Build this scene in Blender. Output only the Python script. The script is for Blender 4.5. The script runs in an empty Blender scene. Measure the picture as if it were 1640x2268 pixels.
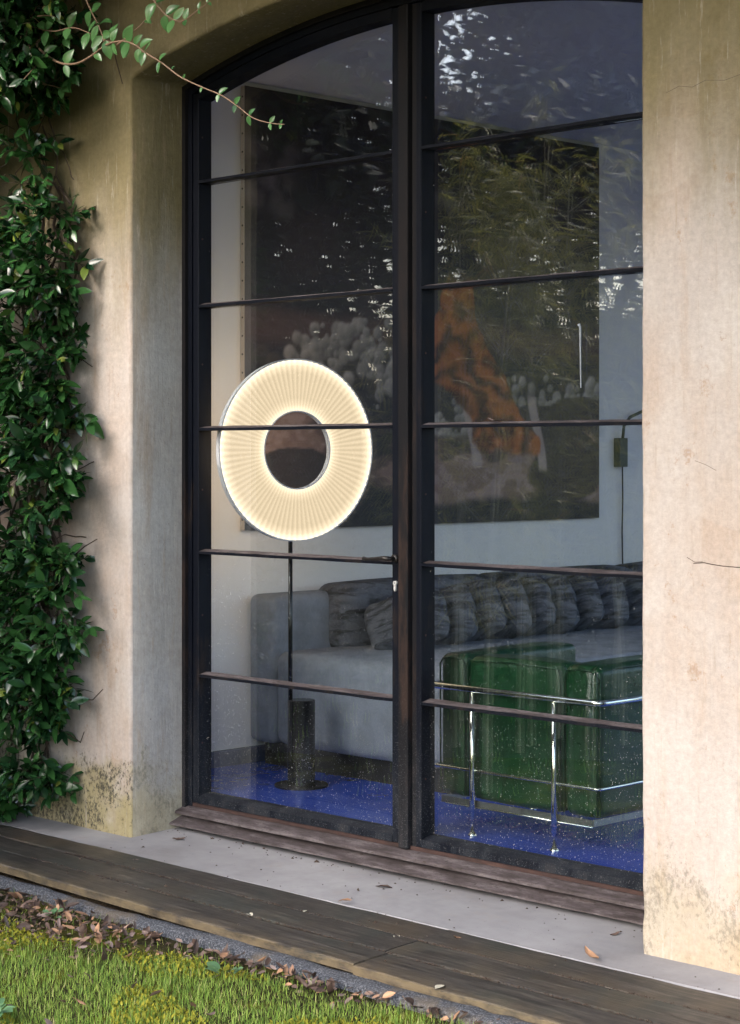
import bpy, bmesh, math, random
import numpy as np
from mathutils import Vector, Matrix

random.seed(7)
rng = np.random.default_rng(7)
S = bpy.context.scene
COL = S.collection
PI = math.pi

# ------------------------------------------------------------------ camera
cam_d = bpy.data.cameras.new('camera')
cam = bpy.data.objects.new('camera', cam_d)
COL.objects.link(cam)
cam.location = (5.1495, -5.0086, 1.44)
cam.rotation_euler = (math.radians(90), 0, math.radians(45.28))
cam_d.sensor_fit = 'HORIZONTAL'
cam_d.sensor_width = 36.0
cam_d.lens = 4337.0 / 1640.0 * 36.0
cam_d.shift_y = -128.0 / 1640.0
cam_d.clip_start = 0.05
cam_d.clip_end = 1000.0
S.camera = cam

# ------------------------------------------------------------------ world, sun, exposure
SUN_EL, SUN_AZ = 36.0, 184.0           # azimuth clockwise from +Y
W = bpy.data.worlds.new('World')
S.world = W
W.use_nodes = True
wn = W.node_tree
for n in list(wn.nodes):
    wn.nodes.remove(n)
sky = wn.nodes.new('ShaderNodeTexSky')
sky.sky_type = 'NISHITA'
sky.sun_disc = False
sky.sun_elevation = math.radians(SUN_EL)
sky.sun_rotation = math.radians(SUN_AZ)
sky.air_density = 1.0
sky.dust_density = 3.0
sky.ozone_density = 1.0
hsv = wn.nodes.new('ShaderNodeHueSaturation')
hsv.inputs['Saturation'].default_value = 0.9
bg = wn.nodes.new('ShaderNodeBackground')
bg.inputs['Strength'].default_value = 0.15
wo = wn.nodes.new('ShaderNodeOutputWorld')
wn.links.new(sky.outputs[0], hsv.inputs['Color'])
wn.links.new(hsv.outputs[0], bg.inputs['Color'])
wn.links.new(bg.outputs[0], wo.inputs['Surface'])

sd = bpy.data.lights.new('sun', 'SUN')
sd.energy = 0.6
sd.angle = math.radians(40)
sd.color = (1.0, 0.97, 0.93)
sun = bpy.data.objects.new('sun', sd)
COL.objects.link(sun)
el, az = math.radians(SUN_EL), math.radians(SUN_AZ)
sdir = Vector((math.sin(az) * math.cos(el), math.cos(az) * math.cos(el), math.sin(el)))
sun.rotation_euler = sdir.to_track_quat('Z', 'Y').to_euler()
sun.location = sdir * 30

S.view_settings.view_transform = 'Standard'
S.view_settings.look = 'None'
S.view_settings.gamma = 1.0
S.view_settings.use_curve_mapping = False
S.view_settings.exposure = 2.15

S.render.engine = 'CYCLES'
cy = S.cycles
cy.use_denoising = True
cy.max_bounces = 9
cy.diffuse_bounces = 5
cy.glossy_bounces = 5
cy.transmission_bounces = 6
cy.transparent_max_bounces = 24
cy.sample_clamp_indirect = 8.0
cy.caustics_reflective = False
cy.caustics_refractive = False


# ------------------------------------------------------------------ material helpers
class NT:
    def __init__(self, name):
        self.m = bpy.data.materials.new(name)
        self.m.use_nodes = True
        self.t = self.m.node_tree
        for n in list(self.t.nodes):
            self.t.nodes.remove(n)
        self.out = self.n('OutputMaterial')
        self.tc = None

    def n(self, kind, **kw):
        nd = self.t.nodes.new('ShaderNode' + kind)
        for k, v in kw.items():
            setattr(nd, k, v)
        return nd

    def l(self, a, b):
        self.t.links.new(a, b)

    def val(self, sock, v):
        if hasattr(v, 'is_output') or hasattr(v, 'links'):
            self.l(v, sock)
        else:
            if isinstance(v, (tuple, list)) and len(v) == 3 and sock.type == 'RGBA':
                v = (*v, 1.0)
            sock.default_value = v

    def obj(self):
        if self.tc is None:
            self.tc = self.n('TexCoord')
        return self.tc.outputs['Object']

    def map(self, scale=(1, 1, 1), loc=(0, 0, 0), vec=None):
        mp = self.n('Mapping')
        self.l(vec or self.obj(), mp.inputs['Vector'])
        mp.inputs['Scale'].default_value = scale
        self.val(mp.inputs['Location'], loc)
        return mp.outputs[0]

    def noise(self, scale, vec=None, detail=4, rough=0.55, dist=0.0):
        nd = self.n('TexNoise')
        self.l(vec or self.obj(), nd.inputs['Vector'])
        nd.inputs['Scale'].default_value = scale
        nd.inputs['Detail'].default_value = detail
        nd.inputs['Roughness'].default_value = rough
        nd.inputs['Distortion'].default_value = dist
        return nd.outputs['Fac']

    def voro(self, scale, vec=None, feature='F1', out='Distance', rand=1.0):
        nd = self.n('TexVoronoi', feature=feature)
        self.l(vec or self.obj(), nd.inputs['Vector'])
        nd.inputs['Scale'].default_value = scale
        nd.inputs['Randomness'].default_value = rand
        return nd.outputs[out]

    def ramp(self, fac, stops, interp='LINEAR'):
        nd = self.n('ValToRGB')
        nd.color_ramp.interpolation = interp
        e = nd.color_ramp.elements
        while len(e) > 1:
            e.remove(e[-1])
        e[0].position = stops[0][0]
        for i, (p, c) in enumerate(stops):
            if i > 0:
                e.new(p)
            if not isinstance(c, (tuple, list)):
                c = (c, c, c)
            e[i].color = (*c, 1.0)
        self.l(fac, nd.inputs[0])
        return nd.outputs[0]

    def sm(self, v, a, b, lo=0.0, hi=1.0):
        nd = self.n('MapRange', interpolation_type='SMOOTHSTEP')
        self.val(nd.inputs[0], v)
        for i, x in enumerate((a, b, lo, hi)):
            nd.inputs[i + 1].default_value = x
        return nd.outputs[0]

    def math(self, op, a, b=0.0, clamp=False):
        nd = self.n('Math', operation=op)
        nd.use_clamp = clamp
        self.val(nd.inputs[0], a)
        self.val(nd.inputs[1], b)
        return nd.outputs[0]

    def mix(self, fac, a, b, mode='MIX'):
        nd = self.n('Mix', data_type='RGBA', blend_type=mode)
        self.val(nd.inputs[0], fac)
        self.val(nd.inputs[6], a)
        self.val(nd.inputs[7], b)
        return nd.outputs[2]

    def xyz(self, vec=None):
        nd = self.n('SeparateXYZ')
        self.l(vec or self.obj(), nd.inputs[0])
        return nd.outputs

    def attr(self, name):
        nd = self.n('Attribute', attribute_name=name)
        return nd.outputs

    def rnd(self):
        return self.n('ObjectInfo').outputs['Random']

    def bump(self, h, strength=0.3, dist=0.01, prev=None):
        nd = self.n('Bump')
        nd.inputs['Strength'].default_value = strength
        nd.inputs['Distance'].default_value = dist
        self.l(h, nd.inputs['Height'])
        if prev is not None:
            self.l(prev, nd.inputs['Normal'])
        return nd.outputs[0]

    def bsdf(self, color, rough=0.6, metal=0.0, normal=None, spec=0.5, **kw):
        p = self.n('BsdfPrincipled')
        self.val(p.inputs['Base Color'], color)
        self.val(p.inputs['Roughness'], rough)
        self.val(p.inputs['Metallic'], metal)
        self.val(p.inputs['Specular IOR Level'], spec)
        if normal is not None:
            self.l(normal, p.inputs['Normal'])
        for k, v in kw.items():
            self.val(p.inputs[k], v)
        return p.outputs[0]

    def done(self, shader):
        self.l(shader, self.out.inputs['Surface'])
        return self.m


def simple(name, color, rough=0.5, metal=0.0, nscale=0, namp=0.25, bump=0.0, bscale=None, **kw):
    t = NT(name)
    c = color
    if nscale:
        f = t.noise(nscale)
        c = t.mix(f, tuple(x * (1 - namp) for x in color), tuple(min(1, x * (1 + namp)) for x in color))
    nrm = t.bump(t.noise(bscale or nscale or 40), bump, 0.005) if bump else None
    return t.done(t.bsdf(c, rough, metal, nrm, **kw))


# ---- plaster
def plaster_mat(name, reveal=False):
    t = NT(name)
    x, y, z = t.xyz()
    big = t.noise(1.3, detail=5, rough=0.6)
    streak = t.noise(3.0, t.map((2.2, 2.2, 0.35)), 6, 0.65)
    mid = t.noise(6.0, detail=6, rough=0.65)
    fine = t.noise(45.0, detail=4, rough=0.7)
    if reveal:
        c = t.mix(t.sm(big, 0.35, 0.65), (0.36, 0.335, 0.31), (0.43, 0.42, 0.41))
        c = t.mix(t.math('MULTIPLY', t.sm(streak, 0.53, 0.68), 0.55), c, (0.30, 0.235, 0.175))
    else:
        c = t.mix(t.sm(big, 0.36, 0.62), (0.485, 0.39, 0.33), (0.505, 0.45, 0.42))
        c = t.mix(t.math('MULTIPLY', t.sm(streak, 0.5, 0.68), 0.6), c, (0.44, 0.315, 0.225))
        pale = t.noise(2.2, t.map((1.5, 1.5, 0.8), (3, 1, 7)), 6, 0.62)
        c = t.mix(t.math('MULTIPLY', t.sm(pale, 0.45, 0.68), 0.6), c, (0.58, 0.535, 0.505))
        rust = t.noise(5.5, t.map((1, 1, 0.8), (9, 4, 2)), 10, 0.78)
        c = t.mix(t.math('MULTIPLY', t.sm(rust, 0.575, 0.63), 0.55), c, (0.37, 0.235, 0.15))
        patch = t.noise(1.9, t.map((1, 1, 1.3), (4, 4, 8)), 3, 0.5, 0.8)
        c = t.mix(t.math('MULTIPLY', t.sm(patch, 0.545, 0.56), 0.30), c, (0.56, 0.50, 0.46))
    # olive algae film in uneven tongues, plus painted shade darkening the upper wall
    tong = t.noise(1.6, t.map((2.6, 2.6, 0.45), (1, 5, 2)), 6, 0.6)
    alg_shade = t.math('ADD', t.sm(z, 1.5, 3.1), t.math('MULTIPLY', t.math('SUBTRACT', tong, 0.5), 1.1))
    alg_shade = t.math('ADD', alg_shade, t.math('MULTIPLY', t.sm(x, 0.2, -1.8), t.sm(z, 1.7, 2.6, 0.0, 0.18)))  # extra painted darkening at the upper left
    alg_shade = t.sm(alg_shade, 0.15, 1.0, 0.0, 0.93)
    c = t.mix(alg_shade, c, t.mix(mid, (0.115, 0.095, 0.04), (0.25, 0.21, 0.105)))
    # splash zone: yellow-green lichen and black mildew freckles at the foot
    foot = t.math('ADD', t.sm(z, 0.62, -0.2), t.math('MULTIPLY', t.math('SUBTRACT', mid, 0.5), 1.1))
    side = t.sm(x, 1.0, -1.0, 0.42, 1.0)
    lich = t.math('MULTIPLY', t.sm(foot, 0.52, 0.95), t.math('MULTIPLY', side, 0.75 if not reveal else 0.4))
    c = t.mix(lich, c, (0.34, 0.29, 0.12))
    frk = t.noise(60.0, t.map((1, 1, 0.7)), 6, 0.8)
    frm = t.noise(5.0, t.map((1, 1, 1), (2, 8, 3)), 4, 0.6)
    fz = t.math('MULTIPLY', t.sm(foot, 0.22, 0.85), t.sm(frm, 0.28, 0.62, 0.25, 1.0))
    thr = t.math('SUBTRACT', frk, t.math('MULTIPLY', t.math('SUBTRACT', 1.0, fz), 0.24))
    fre = t.math('MULTIPLY', t.sm(thr, 0.42, 0.56), t.math('MULTIPLY', side, 0.9 if not reveal else 0.35))
    c = t.mix(fre, c, (0.045, 0.045, 0.04))
    # pits and specks
    pits = t.noise(70.0, detail=2, rough=0.6)
    pitm = t.math('MULTIPLY', t.sm(pits, 0.7, 0.76), t.sm(mid, 0.5, 0.65))
    c = t.mix(t.math('MULTIPLY', pitm, 0.6), c, (0.14, 0.105, 0.075))
    brush = t.noise(11.0, t.map((3.2, 3.2, 0.3), (1, 2, 9)), 6, 0.75)
    c = t.mix(t.math('MULTIPLY', t.sm(brush, 0.54, 0.72), 0.42), c, (0.36, 0.27, 0.19))
    c = t.mix(t.math('MULTIPLY', t.sm(brush, 0.44, 0.30), 0.42), c, (0.60, 0.55, 0.50))
    scar = t.noise(14.0, t.map((1, 1, 0.7), (7, 1, 3)), 8, 0.8)
    scm = t.math('MULTIPLY', t.sm(scar, 0.60, 0.66), t.sm(big, 0.45, 0.6))
    c = t.mix(t.math('MULTIPLY', scm, 0.55), c, (0.33, 0.22, 0.15))
    c = t.mix(0.55, c, t.mix(fine, (0.22, 0.22, 0.22), (0.78, 0.78, 0.78)), 'OVERLAY')
    h = t.math('ADD', t.math('MULTIPLY', mid, 0.7), t.math('MULTIPLY', fine, 0.25))
    h = t.math('ADD', h, t.math('MULTIPLY', streak, 0.5))
    h = t.math('ADD', h, t.math('MULTIPLY', brush, 0.35))
    h = t.math('SUBTRACT', h, t.math('MULTIPLY', pitm, 0.5))
    return t.done(t.bsdf(c, 0.92, 0, t.bump(h, 0.8, 0.009), 0.25))


M = {}
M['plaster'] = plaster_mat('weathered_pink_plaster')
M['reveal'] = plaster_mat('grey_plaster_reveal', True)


def steel_mat(name, base, rust, amt):
    t = NT(name)
    n1 = t.noise(4.0, t.map((3, 3, 0.7)), 7, 0.7)
    n2 = t.noise(60.0, detail=3)
    n3 = t.noise(210.0, detail=2)
    z = t.xyz()[2]
    rf = t.math('MULTIPLY', t.sm(n1, 0.62 - amt * 0.3, 0.72 - amt * 0.15), t.sm(z, 2.4, 0.9, 0.15, 1.0))
    c = t.mix(rf, base, rust)
    low = t.math('MULTIPLY', t.sm(z, 0.8, -0.1), t.sm(n3, 0.60, 0.68))
    c = t.mix(t.math('MULTIPLY', low, 0.4), c, (0.22, 0.22, 0.22))
    c = t.mix(t.math('MULTIPLY', t.math('MULTIPLY', t.sm(z, 0.5, -0.05), t.sm(n1, 0.35, 0.65)), 0.30), c, (0.06, 0.07, 0.085))
    return t.done(t.bsdf(c, t.ramp(n1, [(0.3, 0.50), (0.7, 0.70)]), 0.0, t.bump(n2, 0.12, 0.002), 0.14))


M['steel'] = steel_mat('black_painted_steel', (0.0035, 0.005, 0.010), (0.018, 0.014, 0.014), 0.3)
M['steel_rusty'] = steel_mat('rust_worn_steel', (0.010, 0.010, 0.012), (0.032, 0.021, 0.018), 0.5)
t = NT('weathered_sill_steel')
n1 = t.noise(6.0, t.map((1, 4, 4)), 7, 0.7)
n2 = t.noise(90.0, t.map((0.4, 1, 1)), 4, 0.7)
c = t.ramp(n1, [(0.32, (0.035, 0.027, 0.026)), (0.5, (0.088, 0.072, 0.075)), (0.62, (0.15, 0.13, 0.135)), (0.74, (0.075, 0.04, 0.03))])
c = t.mix(t.sm(n2, 0.5, 0.7), c, (0.05, 0.04, 0.038))
M['sill'] = t.done(t.bsdf(c, 0.8, 0, t.bump(n2, 0.4, 0.003), 0.3))
t = NT('red_rust_steel')
n1 = t.noise(8.0, t.map((1, 3, 3)), 7, 0.7)
c = t.ramp(n1, [(0.3, (0.03, 0.022, 0.021)), (0.55, (0.06, 0.034, 0.030)), (0.75, (0.10, 0.06, 0.05))])
M['rust'] = t.done(t.bsdf(c, 0.85, 0, t.bump(t.noise(80), 0.3, 0.003), 0.3))

# glass: clear sheet with Fresnel mirror, plus splash dirt freckles low down
t = NT('window_glass')
geo = t.n('NewGeometry')
dp = t.n('VectorMath', operation='DOT_PRODUCT')
t.l(geo.outputs['Incoming'], dp.inputs[0]); t.l(geo.outputs['Normal'], dp.inputs[1])
cosi = t.math('ABSOLUTE', dp.outputs['Value'])
fac = t.math('ADD', 0.13, t.math('MULTIPLY', t.math('POWER', t.math('SUBTRACT', 1.0, cosi), 5.0), 0.925), True)
wob = t.bump(t.noise(1.1, t.map((1, 0.2, 0.8)), 2, 0.5), 0.002, 0.02)
tr = t.n('BsdfTransparent')
tr.inputs[0].default_value = (0.92, 0.945, 0.955, 1)
gl = t.n('BsdfGlossy')
gl.inputs['Roughness'].default_value = 0.0
t.l(wob, gl.inputs['Normal'])
mx = t.n('MixShader')
t.l(fac, mx.inputs[0]); t.l(tr.outputs[0], mx.inputs[1]); t.l(gl.outputs[0], mx.inputs[2])
x, y, z = t.xyz()
v1 = t.voro(80.0, t.map((1, 1, 0.75)))
v1c = t.voro(80.0, t.map((1, 1, 0.75)), out='Color')
pick = t.xyz(v1c)
dens = t.math('ADD', t.sm(z, 1.25, 0.05), 0.015)
size = t.math('MULTIPLY', pick[1], 0.145)
on = t.math('LESS_THAN', pick[0], t.math('MULTIPLY', dens, 0.36))
spot = t.math('MULTIPLY', t.math('LESS_THAN', v1, size), on)
v2 = t.voro(170.0, t.map((1, 1, 0.8), (3, 2, 1)))
v2c = t.xyz(t.voro(170.0, t.map((1, 1, 0.8), (3, 2, 1)), out='Color'))
on2 = t.math('LESS_THAN', v2c[0], t.math('MULTIPLY', dens, 0.28))
spot2 = t.math('MULTIPLY', t.math('LESS_THAN', v2, t.math('MULTIPLY', v2c[1], 0.23)), on2)
film = t.math('MULTIPLY', t.sm(t.noise(3.0, t.map((1, 1, 0.5)), 6, 0.7), 0.42, 0.8), t.sm(z, 1.3, 0.0))
film = t.math('MULTIPLY', film, 0.02)
dirt = t.math('ADD', t.math('MULTIPLY', t.math('MAXIMUM', spot, spot2), 0.38), film, True)
df = t.n('BsdfDiffuse')
df.inputs[0].default_value = (0.72, 0.73, 0.74, 1)
mx2 = t.n('MixShader')
t.l(dirt, mx2.inputs[0]); t.l(mx.outputs[0], mx2.inputs[1]); t.l(df.outputs[0], mx2.inputs[2])
M['glass'] = t.done(mx2.outputs[0])
M['streak'] = simple('dried_water_streak', (0.26, 0.29, 0.33), 0.5)

# concrete slab
t = NT('pale_concrete')
n1 = t.noise(1.6, detail=6, rough=0.62)
n2 = t.noise(25.0, detail=5, rough=0.7)
c = t.ramp(n1, [(0.32, (0.235, 0.226, 0.232)), (0.5, (0.31, 0.305, 0.32)), (0.68, (0.385, 0.38, 0.395))])
c = t.mix(t.sm(t.noise(3.2, t.map((1, 1, 1), (4, 4, 0)), 7, 0.72), 0.56, 0.75), c, (0.32, 0.29, 0.27))
c = t.mix(0.25, c, t.mix(n2, (0.3, 0.3, 0.3), (0.7, 0.7, 0.7)), 'OVERLAY')
c = t.mix(t.math('MULTIPLY', t.sm(t.noise(120.0, detail=2), 0.70, 0.76), 0.7), c, (0.12, 0.11, 0.10))
M['concrete'] = t.done(t.bsdf(c, 0.75, 0, t.bump(n2, 0.18, 0.004), 0.35))

# planks
t = NT('dark_wet_timber')
off = t.n('CombineXYZ')
r_ = t.rnd()
for i, k in enumerate((37.0, 11.0, 5.0)):
    t.l(t.math('MULTIPLY', r_, k), off.inputs[i])
v = t.map((1, 1, 1), off.outputs[0])
vg = t.n('Mapping'); t.l(v, vg.inputs[0]); vg.inputs['Scale'].default_value = (1.4, 26.0, 26.0)
grain = t.noise(3.0, vg.outputs[0], 6, 0.65, 0.6)
vf = t.n('Mapping'); t.l(v, vf.inputs[0]); vf.inputs['Scale'].default_value = (4.0, 90.0, 90.0)
fineg = t.noise(3.0, vf.outputs[0], 4, 0.7)
blot = t.noise(2.6, v, 6, 0.65)
c = t.ramp(grain, [(0.30, (0.014, 0.012, 0.011)), (0.5, (0.046, 0.041, 0.037)), (0.70, (0.125, 0.11, 0.095))])
c = t.mix(t.math('MULTIPLY', t.sm(blot, 0.46, 0.66), 0.55), c, (0.036, 0.046, 0.040))
c = t.mix(t.math('MULTIPLY', t.sm(t.noise(1.7, v, 5, 0.6), 0.48, 0.68), 0.55), c, (0.105, 0.078, 0.05))
c = t.mix(t.sm(fineg, 0.6, 0.75), c, (0.015, 0.013, 0.012))
yy = t.xyz()[1]
zz = t.xyz()[2]
edge = t.attr('edge')['Fac']
ew = t.math('MULTIPLY', edge, t.sm(t.noise(5.0, t.map((1.5, 3, 3)), 5, 0.7), 0.34, 0.6))
c = t.mix(t.math('MULTIPLY', ew, 0.8), c, (0.20, 0.155, 0.095))
M['timber'] = t.done(t.bsdf(c, t.ramp(blot, [(0.3, 0.30), (0.7, 0.62)]), 0, t.bump(t.math('ADD', grain, t.math('MULTIPLY', fineg, 0.6)), 0.5, 0.004), 0.4))

M['kerb'] = None
t = NT('granular_bitumen_kerb')
g1 = t.noise(160.0, detail=3, rough=0.8)
c = t.ramp(g1, [(0.35, (0.02, 0.024, 0.032)), (0.52, (0.075, 0.082, 0.10)), (0.68, (0.30, 0.31, 0.34))])
c = t.mix(t.math('MULTIPLY', t.sm(t.noise(7.0, detail=5), 0.5, 0.68), 0.6), c, (0.16, 0.125, 0.085))
M['kerb'] = t.done(t.bsdf(c, 0.8, 0, t.bump(g1, 0.9, 0.006), 0.4))
t = NT('gritty_sand')
g1 = t.noise(130.0, detail=3, rough=0.8)
c = t.ramp(g1, [(0.35, (0.05, 0.038, 0.026)), (0.55, (0.16, 0.115, 0.075)), (0.7, (0.32, 0.25, 0.17))])
M['sand'] = t.done(t.bsdf(c, 0.95, 0, t.bump(g1, 1.0, 0.008), 0.2))
t = NT('mossy_soil')
g1 = t.noise(40.0, detail=6, rough=0.75)
c = t.ramp(g1, [(0.3, (0.022, 0.018, 0.012)), (0.55, (0.05, 0.045, 0.018)), (0.75, (0.085, 0.10, 0.02))])
c = t.mix(t.sm(t.noise(3.0, detail=5), 0.5, 0.65), c, (0.13, 0.13, 0.015))
M['soil'] = t.done(t.bsdf(c, 0.95, 0, t.bump(g1, 0.8, 0.02), 0.15))

# foliage
def leaf_mat(name, dark, light, odd=None, rough=0.3, trans=0.12, spec=0.5):
    t = NT(name)
    r = t.attr('rnd')['Fac']
    r2 = t.math('FRACT', t.math('ADD', r, t.rnd()))
    stops = [(0.0, dark), (0.8, light)]
    if odd:
        stops += [(0.96, light), (0.985, odd)]
    c = t.ramp(r2, stops)
    c = t.mix(0.35, c, t.mix(t.noise(25.0), (0.25, 0.25, 0.25), (0.75, 0.75, 0.75)), 'OVERLAY')
    p = t.n('BsdfPrincipled')
    t.l(c, p.inputs['Base Color'])
    p.inputs['Roughness'].default_value = rough
    p.inputs['Specular IOR Level'].default_value = spec
    tl = t.n('BsdfTranslucent')
    t.l(c, tl.inputs[0])
    m_ = t.n('MixShader')
    m_.inputs[0].default_value = trans
    t.l(p.outputs[0], m_.inputs[1]); t.l(tl.outputs[0], m_.inputs[2])
    return t.done(m_.outputs[0])


M['vine_leaf'] = leaf_mat('glossy_jasmine_leaf', (0.008, 0.031, 0.014), (0.034, 0.105, 0.027), (0.15, 0.19, 0.035), 0.2, 0.06)
M['young_leaf'] = leaf_mat('young_jasmine_leaf', (0.05, 0.15, 0.045), (0.11, 0.26, 0.09), None, 0.26, 0.2)
M['canopy_leaf'] = leaf_mat('dark_tree_leaf', (0.008, 0.016, 0.007), (0.03, 0.05, 0.018), None, 0.5, 0.05, 0.3)
M['shrub_leaf'] = leaf_mat('evergreen_shrub_leaf', (0.012, 0.028, 0.01), (0.05, 0.085, 0.03), (0.12, 0.10, 0.03), 0.4, 0.1)
M['bamboo_leaf'] = leaf_mat('bamboo_leaf', (0.17, 0.19, 0.035), (0.46, 0.43, 0.11), (0.52, 0.36, 0.11), 0.4, 0.4)
M['grass'] = leaf_mat('lawn_grass', (0.13, 0.25, 0.04), (0.36, 0.49, 0.10), (0.60, 0.56, 0.25), 0.5, 0.3, 0.3)
M['weed'] = leaf_mat('pale_weed_leaf', (0.09, 0.20, 0.09), (0.16, 0.30, 0.14), None, 0.45, 0.15)
t = NT('dry_fallen_leaf')
r = t.math('FRACT', t.math('ADD', t.attr('rnd')['Fac'], t.math('MULTIPLY', t.rnd(), 7.3)))
c = t.ramp(r, [(0.0, (0.05, 0.032, 0.026)), (0.35, (0.13, 0.085, 0.068)), (0.6, (0.24, 0.18, 0.165)), (0.8, (0.32, 0.18, 0.105)), (1.0, (0.46, 0.27, 0.16))])
c = t.mix(0.4, c, t.mix(t.noise(60.0), (0.2, 0.2, 0.2), (0.8, 0.8, 0.8)), 'OVERLAY')
M['dry_leaf'] = t.done(t.bsdf(c, 0.55, 0, None, 0.4))
M['stem'] = simple('brown_vine_stem', (0.05, 0.032, 0.022), 0.75, nscale=30, bump=0.3)
M['young_stem'] = simple('pale_vine_shoot', (0.26, 0.17, 0.115), 0.6, nscale=30)
M['culm'] = simple('pale_bamboo_culm', (0.45, 0.43, 0.30), 0.4, nscale=12)
M['bark'] = simple('grey_tree_bark', (0.07, 0.06, 0.05), 0.9, nscale=14, bump=0.6)

# interior
M['white_wall'] = simple('white_interior_paint', (0.80, 0.79, 0.775), 0.8, nscale=1.2, namp=0.02)
M['ceiling'] = simple('white_ceiling_paint', (0.80, 0.775, 0.70), 0.85)
t = NT('blue_resin_floor')
c = t.mix(t.noise(1.8, detail=5), (0.022, 0.066, 0.42), (0.034, 0.092, 0.54))
M['floor'] = t.done(t.bsdf(c, t.ramp(t.noise(5.0, detail=5), [(0.3, 0.16), (0.7, 0.26)]), 0, t.bump(t.noise(9), 0.03, 0.004), 0.5))
M['skirting'] = simple('slate_blue_skirting', (0.045, 0.062, 0.13), 0.4)
M['canvas'] = simple('raw_canvas_edge', (0.56, 0.49, 0.42), 0.85, nscale=12, namp=0.12)
M['tack'] = simple('dark_upholstery_tack', (0.02, 0.018, 0.016), 0.4, 0.6)
t = NT('dark_oil_painting')
M['painting'] = t.done(t.bsdf(t.attr('paint')['Color'], 0.42, 0, t.bump(t.noise(120, t.map((1, 1, 1))), 0.1, 0.002), 0.4))
t = NT('grey_boucle_fabric')
n1 = t.noise(320.0, detail=3, rough=0.8)
n2 = t.noise(9.0, detail=5, rough=0.6)
c = t.mix(n1, (0.13, 0.15, 0.18), (0.39, 0.43, 0.50))
c = t.mix(t.math('MULTIPLY', t.sm(n2, 0.4, 0.65), 0.3), c, (0.10, 0.105, 0.115))
M['fabric'] = t.done(t.bsdf(c, 0.95, 0, t.bump(n1, 0.5, 0.003), 0.2))
t = NT('charcoal_pleated_fabric')
n1 = t.noise(260.0, detail=3, rough=0.8)
n2 = t.noise(5.0, t.map((1.2, 1.2, 4.2)), 4, 0.6, 0.6)
c = t.mix(n1, (0.078, 0.085, 0.105), (0.23, 0.245, 0.285))
c = t.mix(t.sm(n2, 0.42, 0.62), c, (0.06, 0.062, 0.07))
M['cushion'] = t.done(t.bsdf(c, 0.95, 0, t.bump(n2, 0.8, 0.03, t.bump(n1, 0.4, 0.003)), 0.2))
t = NT('green_leather')
n1 = t.noise(230.0, detail=3, rough=0.6)
n2 = t.noise(7.0, detail=5, rough=0.6)
c = t.mix(n2, (0.004, 0.034, 0.012), (0.008, 0.060, 0.021))
M['leather'] = t.done(t.bsdf(c, t.ramp(n2, [(0.3, 0.26), (0.7, 0.44)]), 0, t.bump(t.noise(10.0, None, 5, 0.6, 0.5), 0.30, 0.02, t.bump(n1, 0.12, 0.002)), 0.5))
M['piping'] = simple('dark_green_piping', (0.006, 0.045, 0.018), 0.4)
M['chrome'] = simple('polished_chrome', (0.80, 0.82, 0.74), 0.16, 1.0)
M['frame_dark'] = simple('dull_steel_base', (0.20, 0.21, 0.23), 0.35, 0.7)
M['black_metal'] = simple('black_lamp_metal', (0.008, 0.008, 0.009), 0.22)
M['lamp_rim'] = simple('grey_felt_rim', (0.78, 0.76, 0.78), 0.8)
M['olive_metal'] = simple('olive_lamp_metal', (0.06, 0.075, 0.055), 0.35)
M['cord'] = simple('black_cord', (0.01, 0.01, 0.011), 0.5)
M['lock'] = simple('satin_nickel', (0.80, 0.80, 0.80), 0.3, 0.4)
M['iron'] = simple('forged_iron', (0.03, 0.027, 0.026), 0.4, 0.5, nscale=40, bump=0.3)
t = NT('lit_pleated_shade')
ao = t.attr('glow')['Fac']
em = t.n('Emission')
t.l(t.ramp(ao, [(0.0, (1.0, 0.735, 0.44)), (1.0, (1.0, 0.81, 0.58))]), em.inputs[0])
t.l(t.math('MULTIPLY', t.ramp(ao, [(0.0, 0.10), (1.0, 1.0)]), 0.66), em.inputs[1])
M['shade'] = t.done(em.outputs[0])
t = NT('lit_shade_back')
em = t.n('Emission')
em.inputs[0].default_value = (1.0, 0.71, 0.43, 1)
em.inputs[1].default_value = 0.9
M['shade_back'] = t.done(em.outputs[0])


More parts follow.
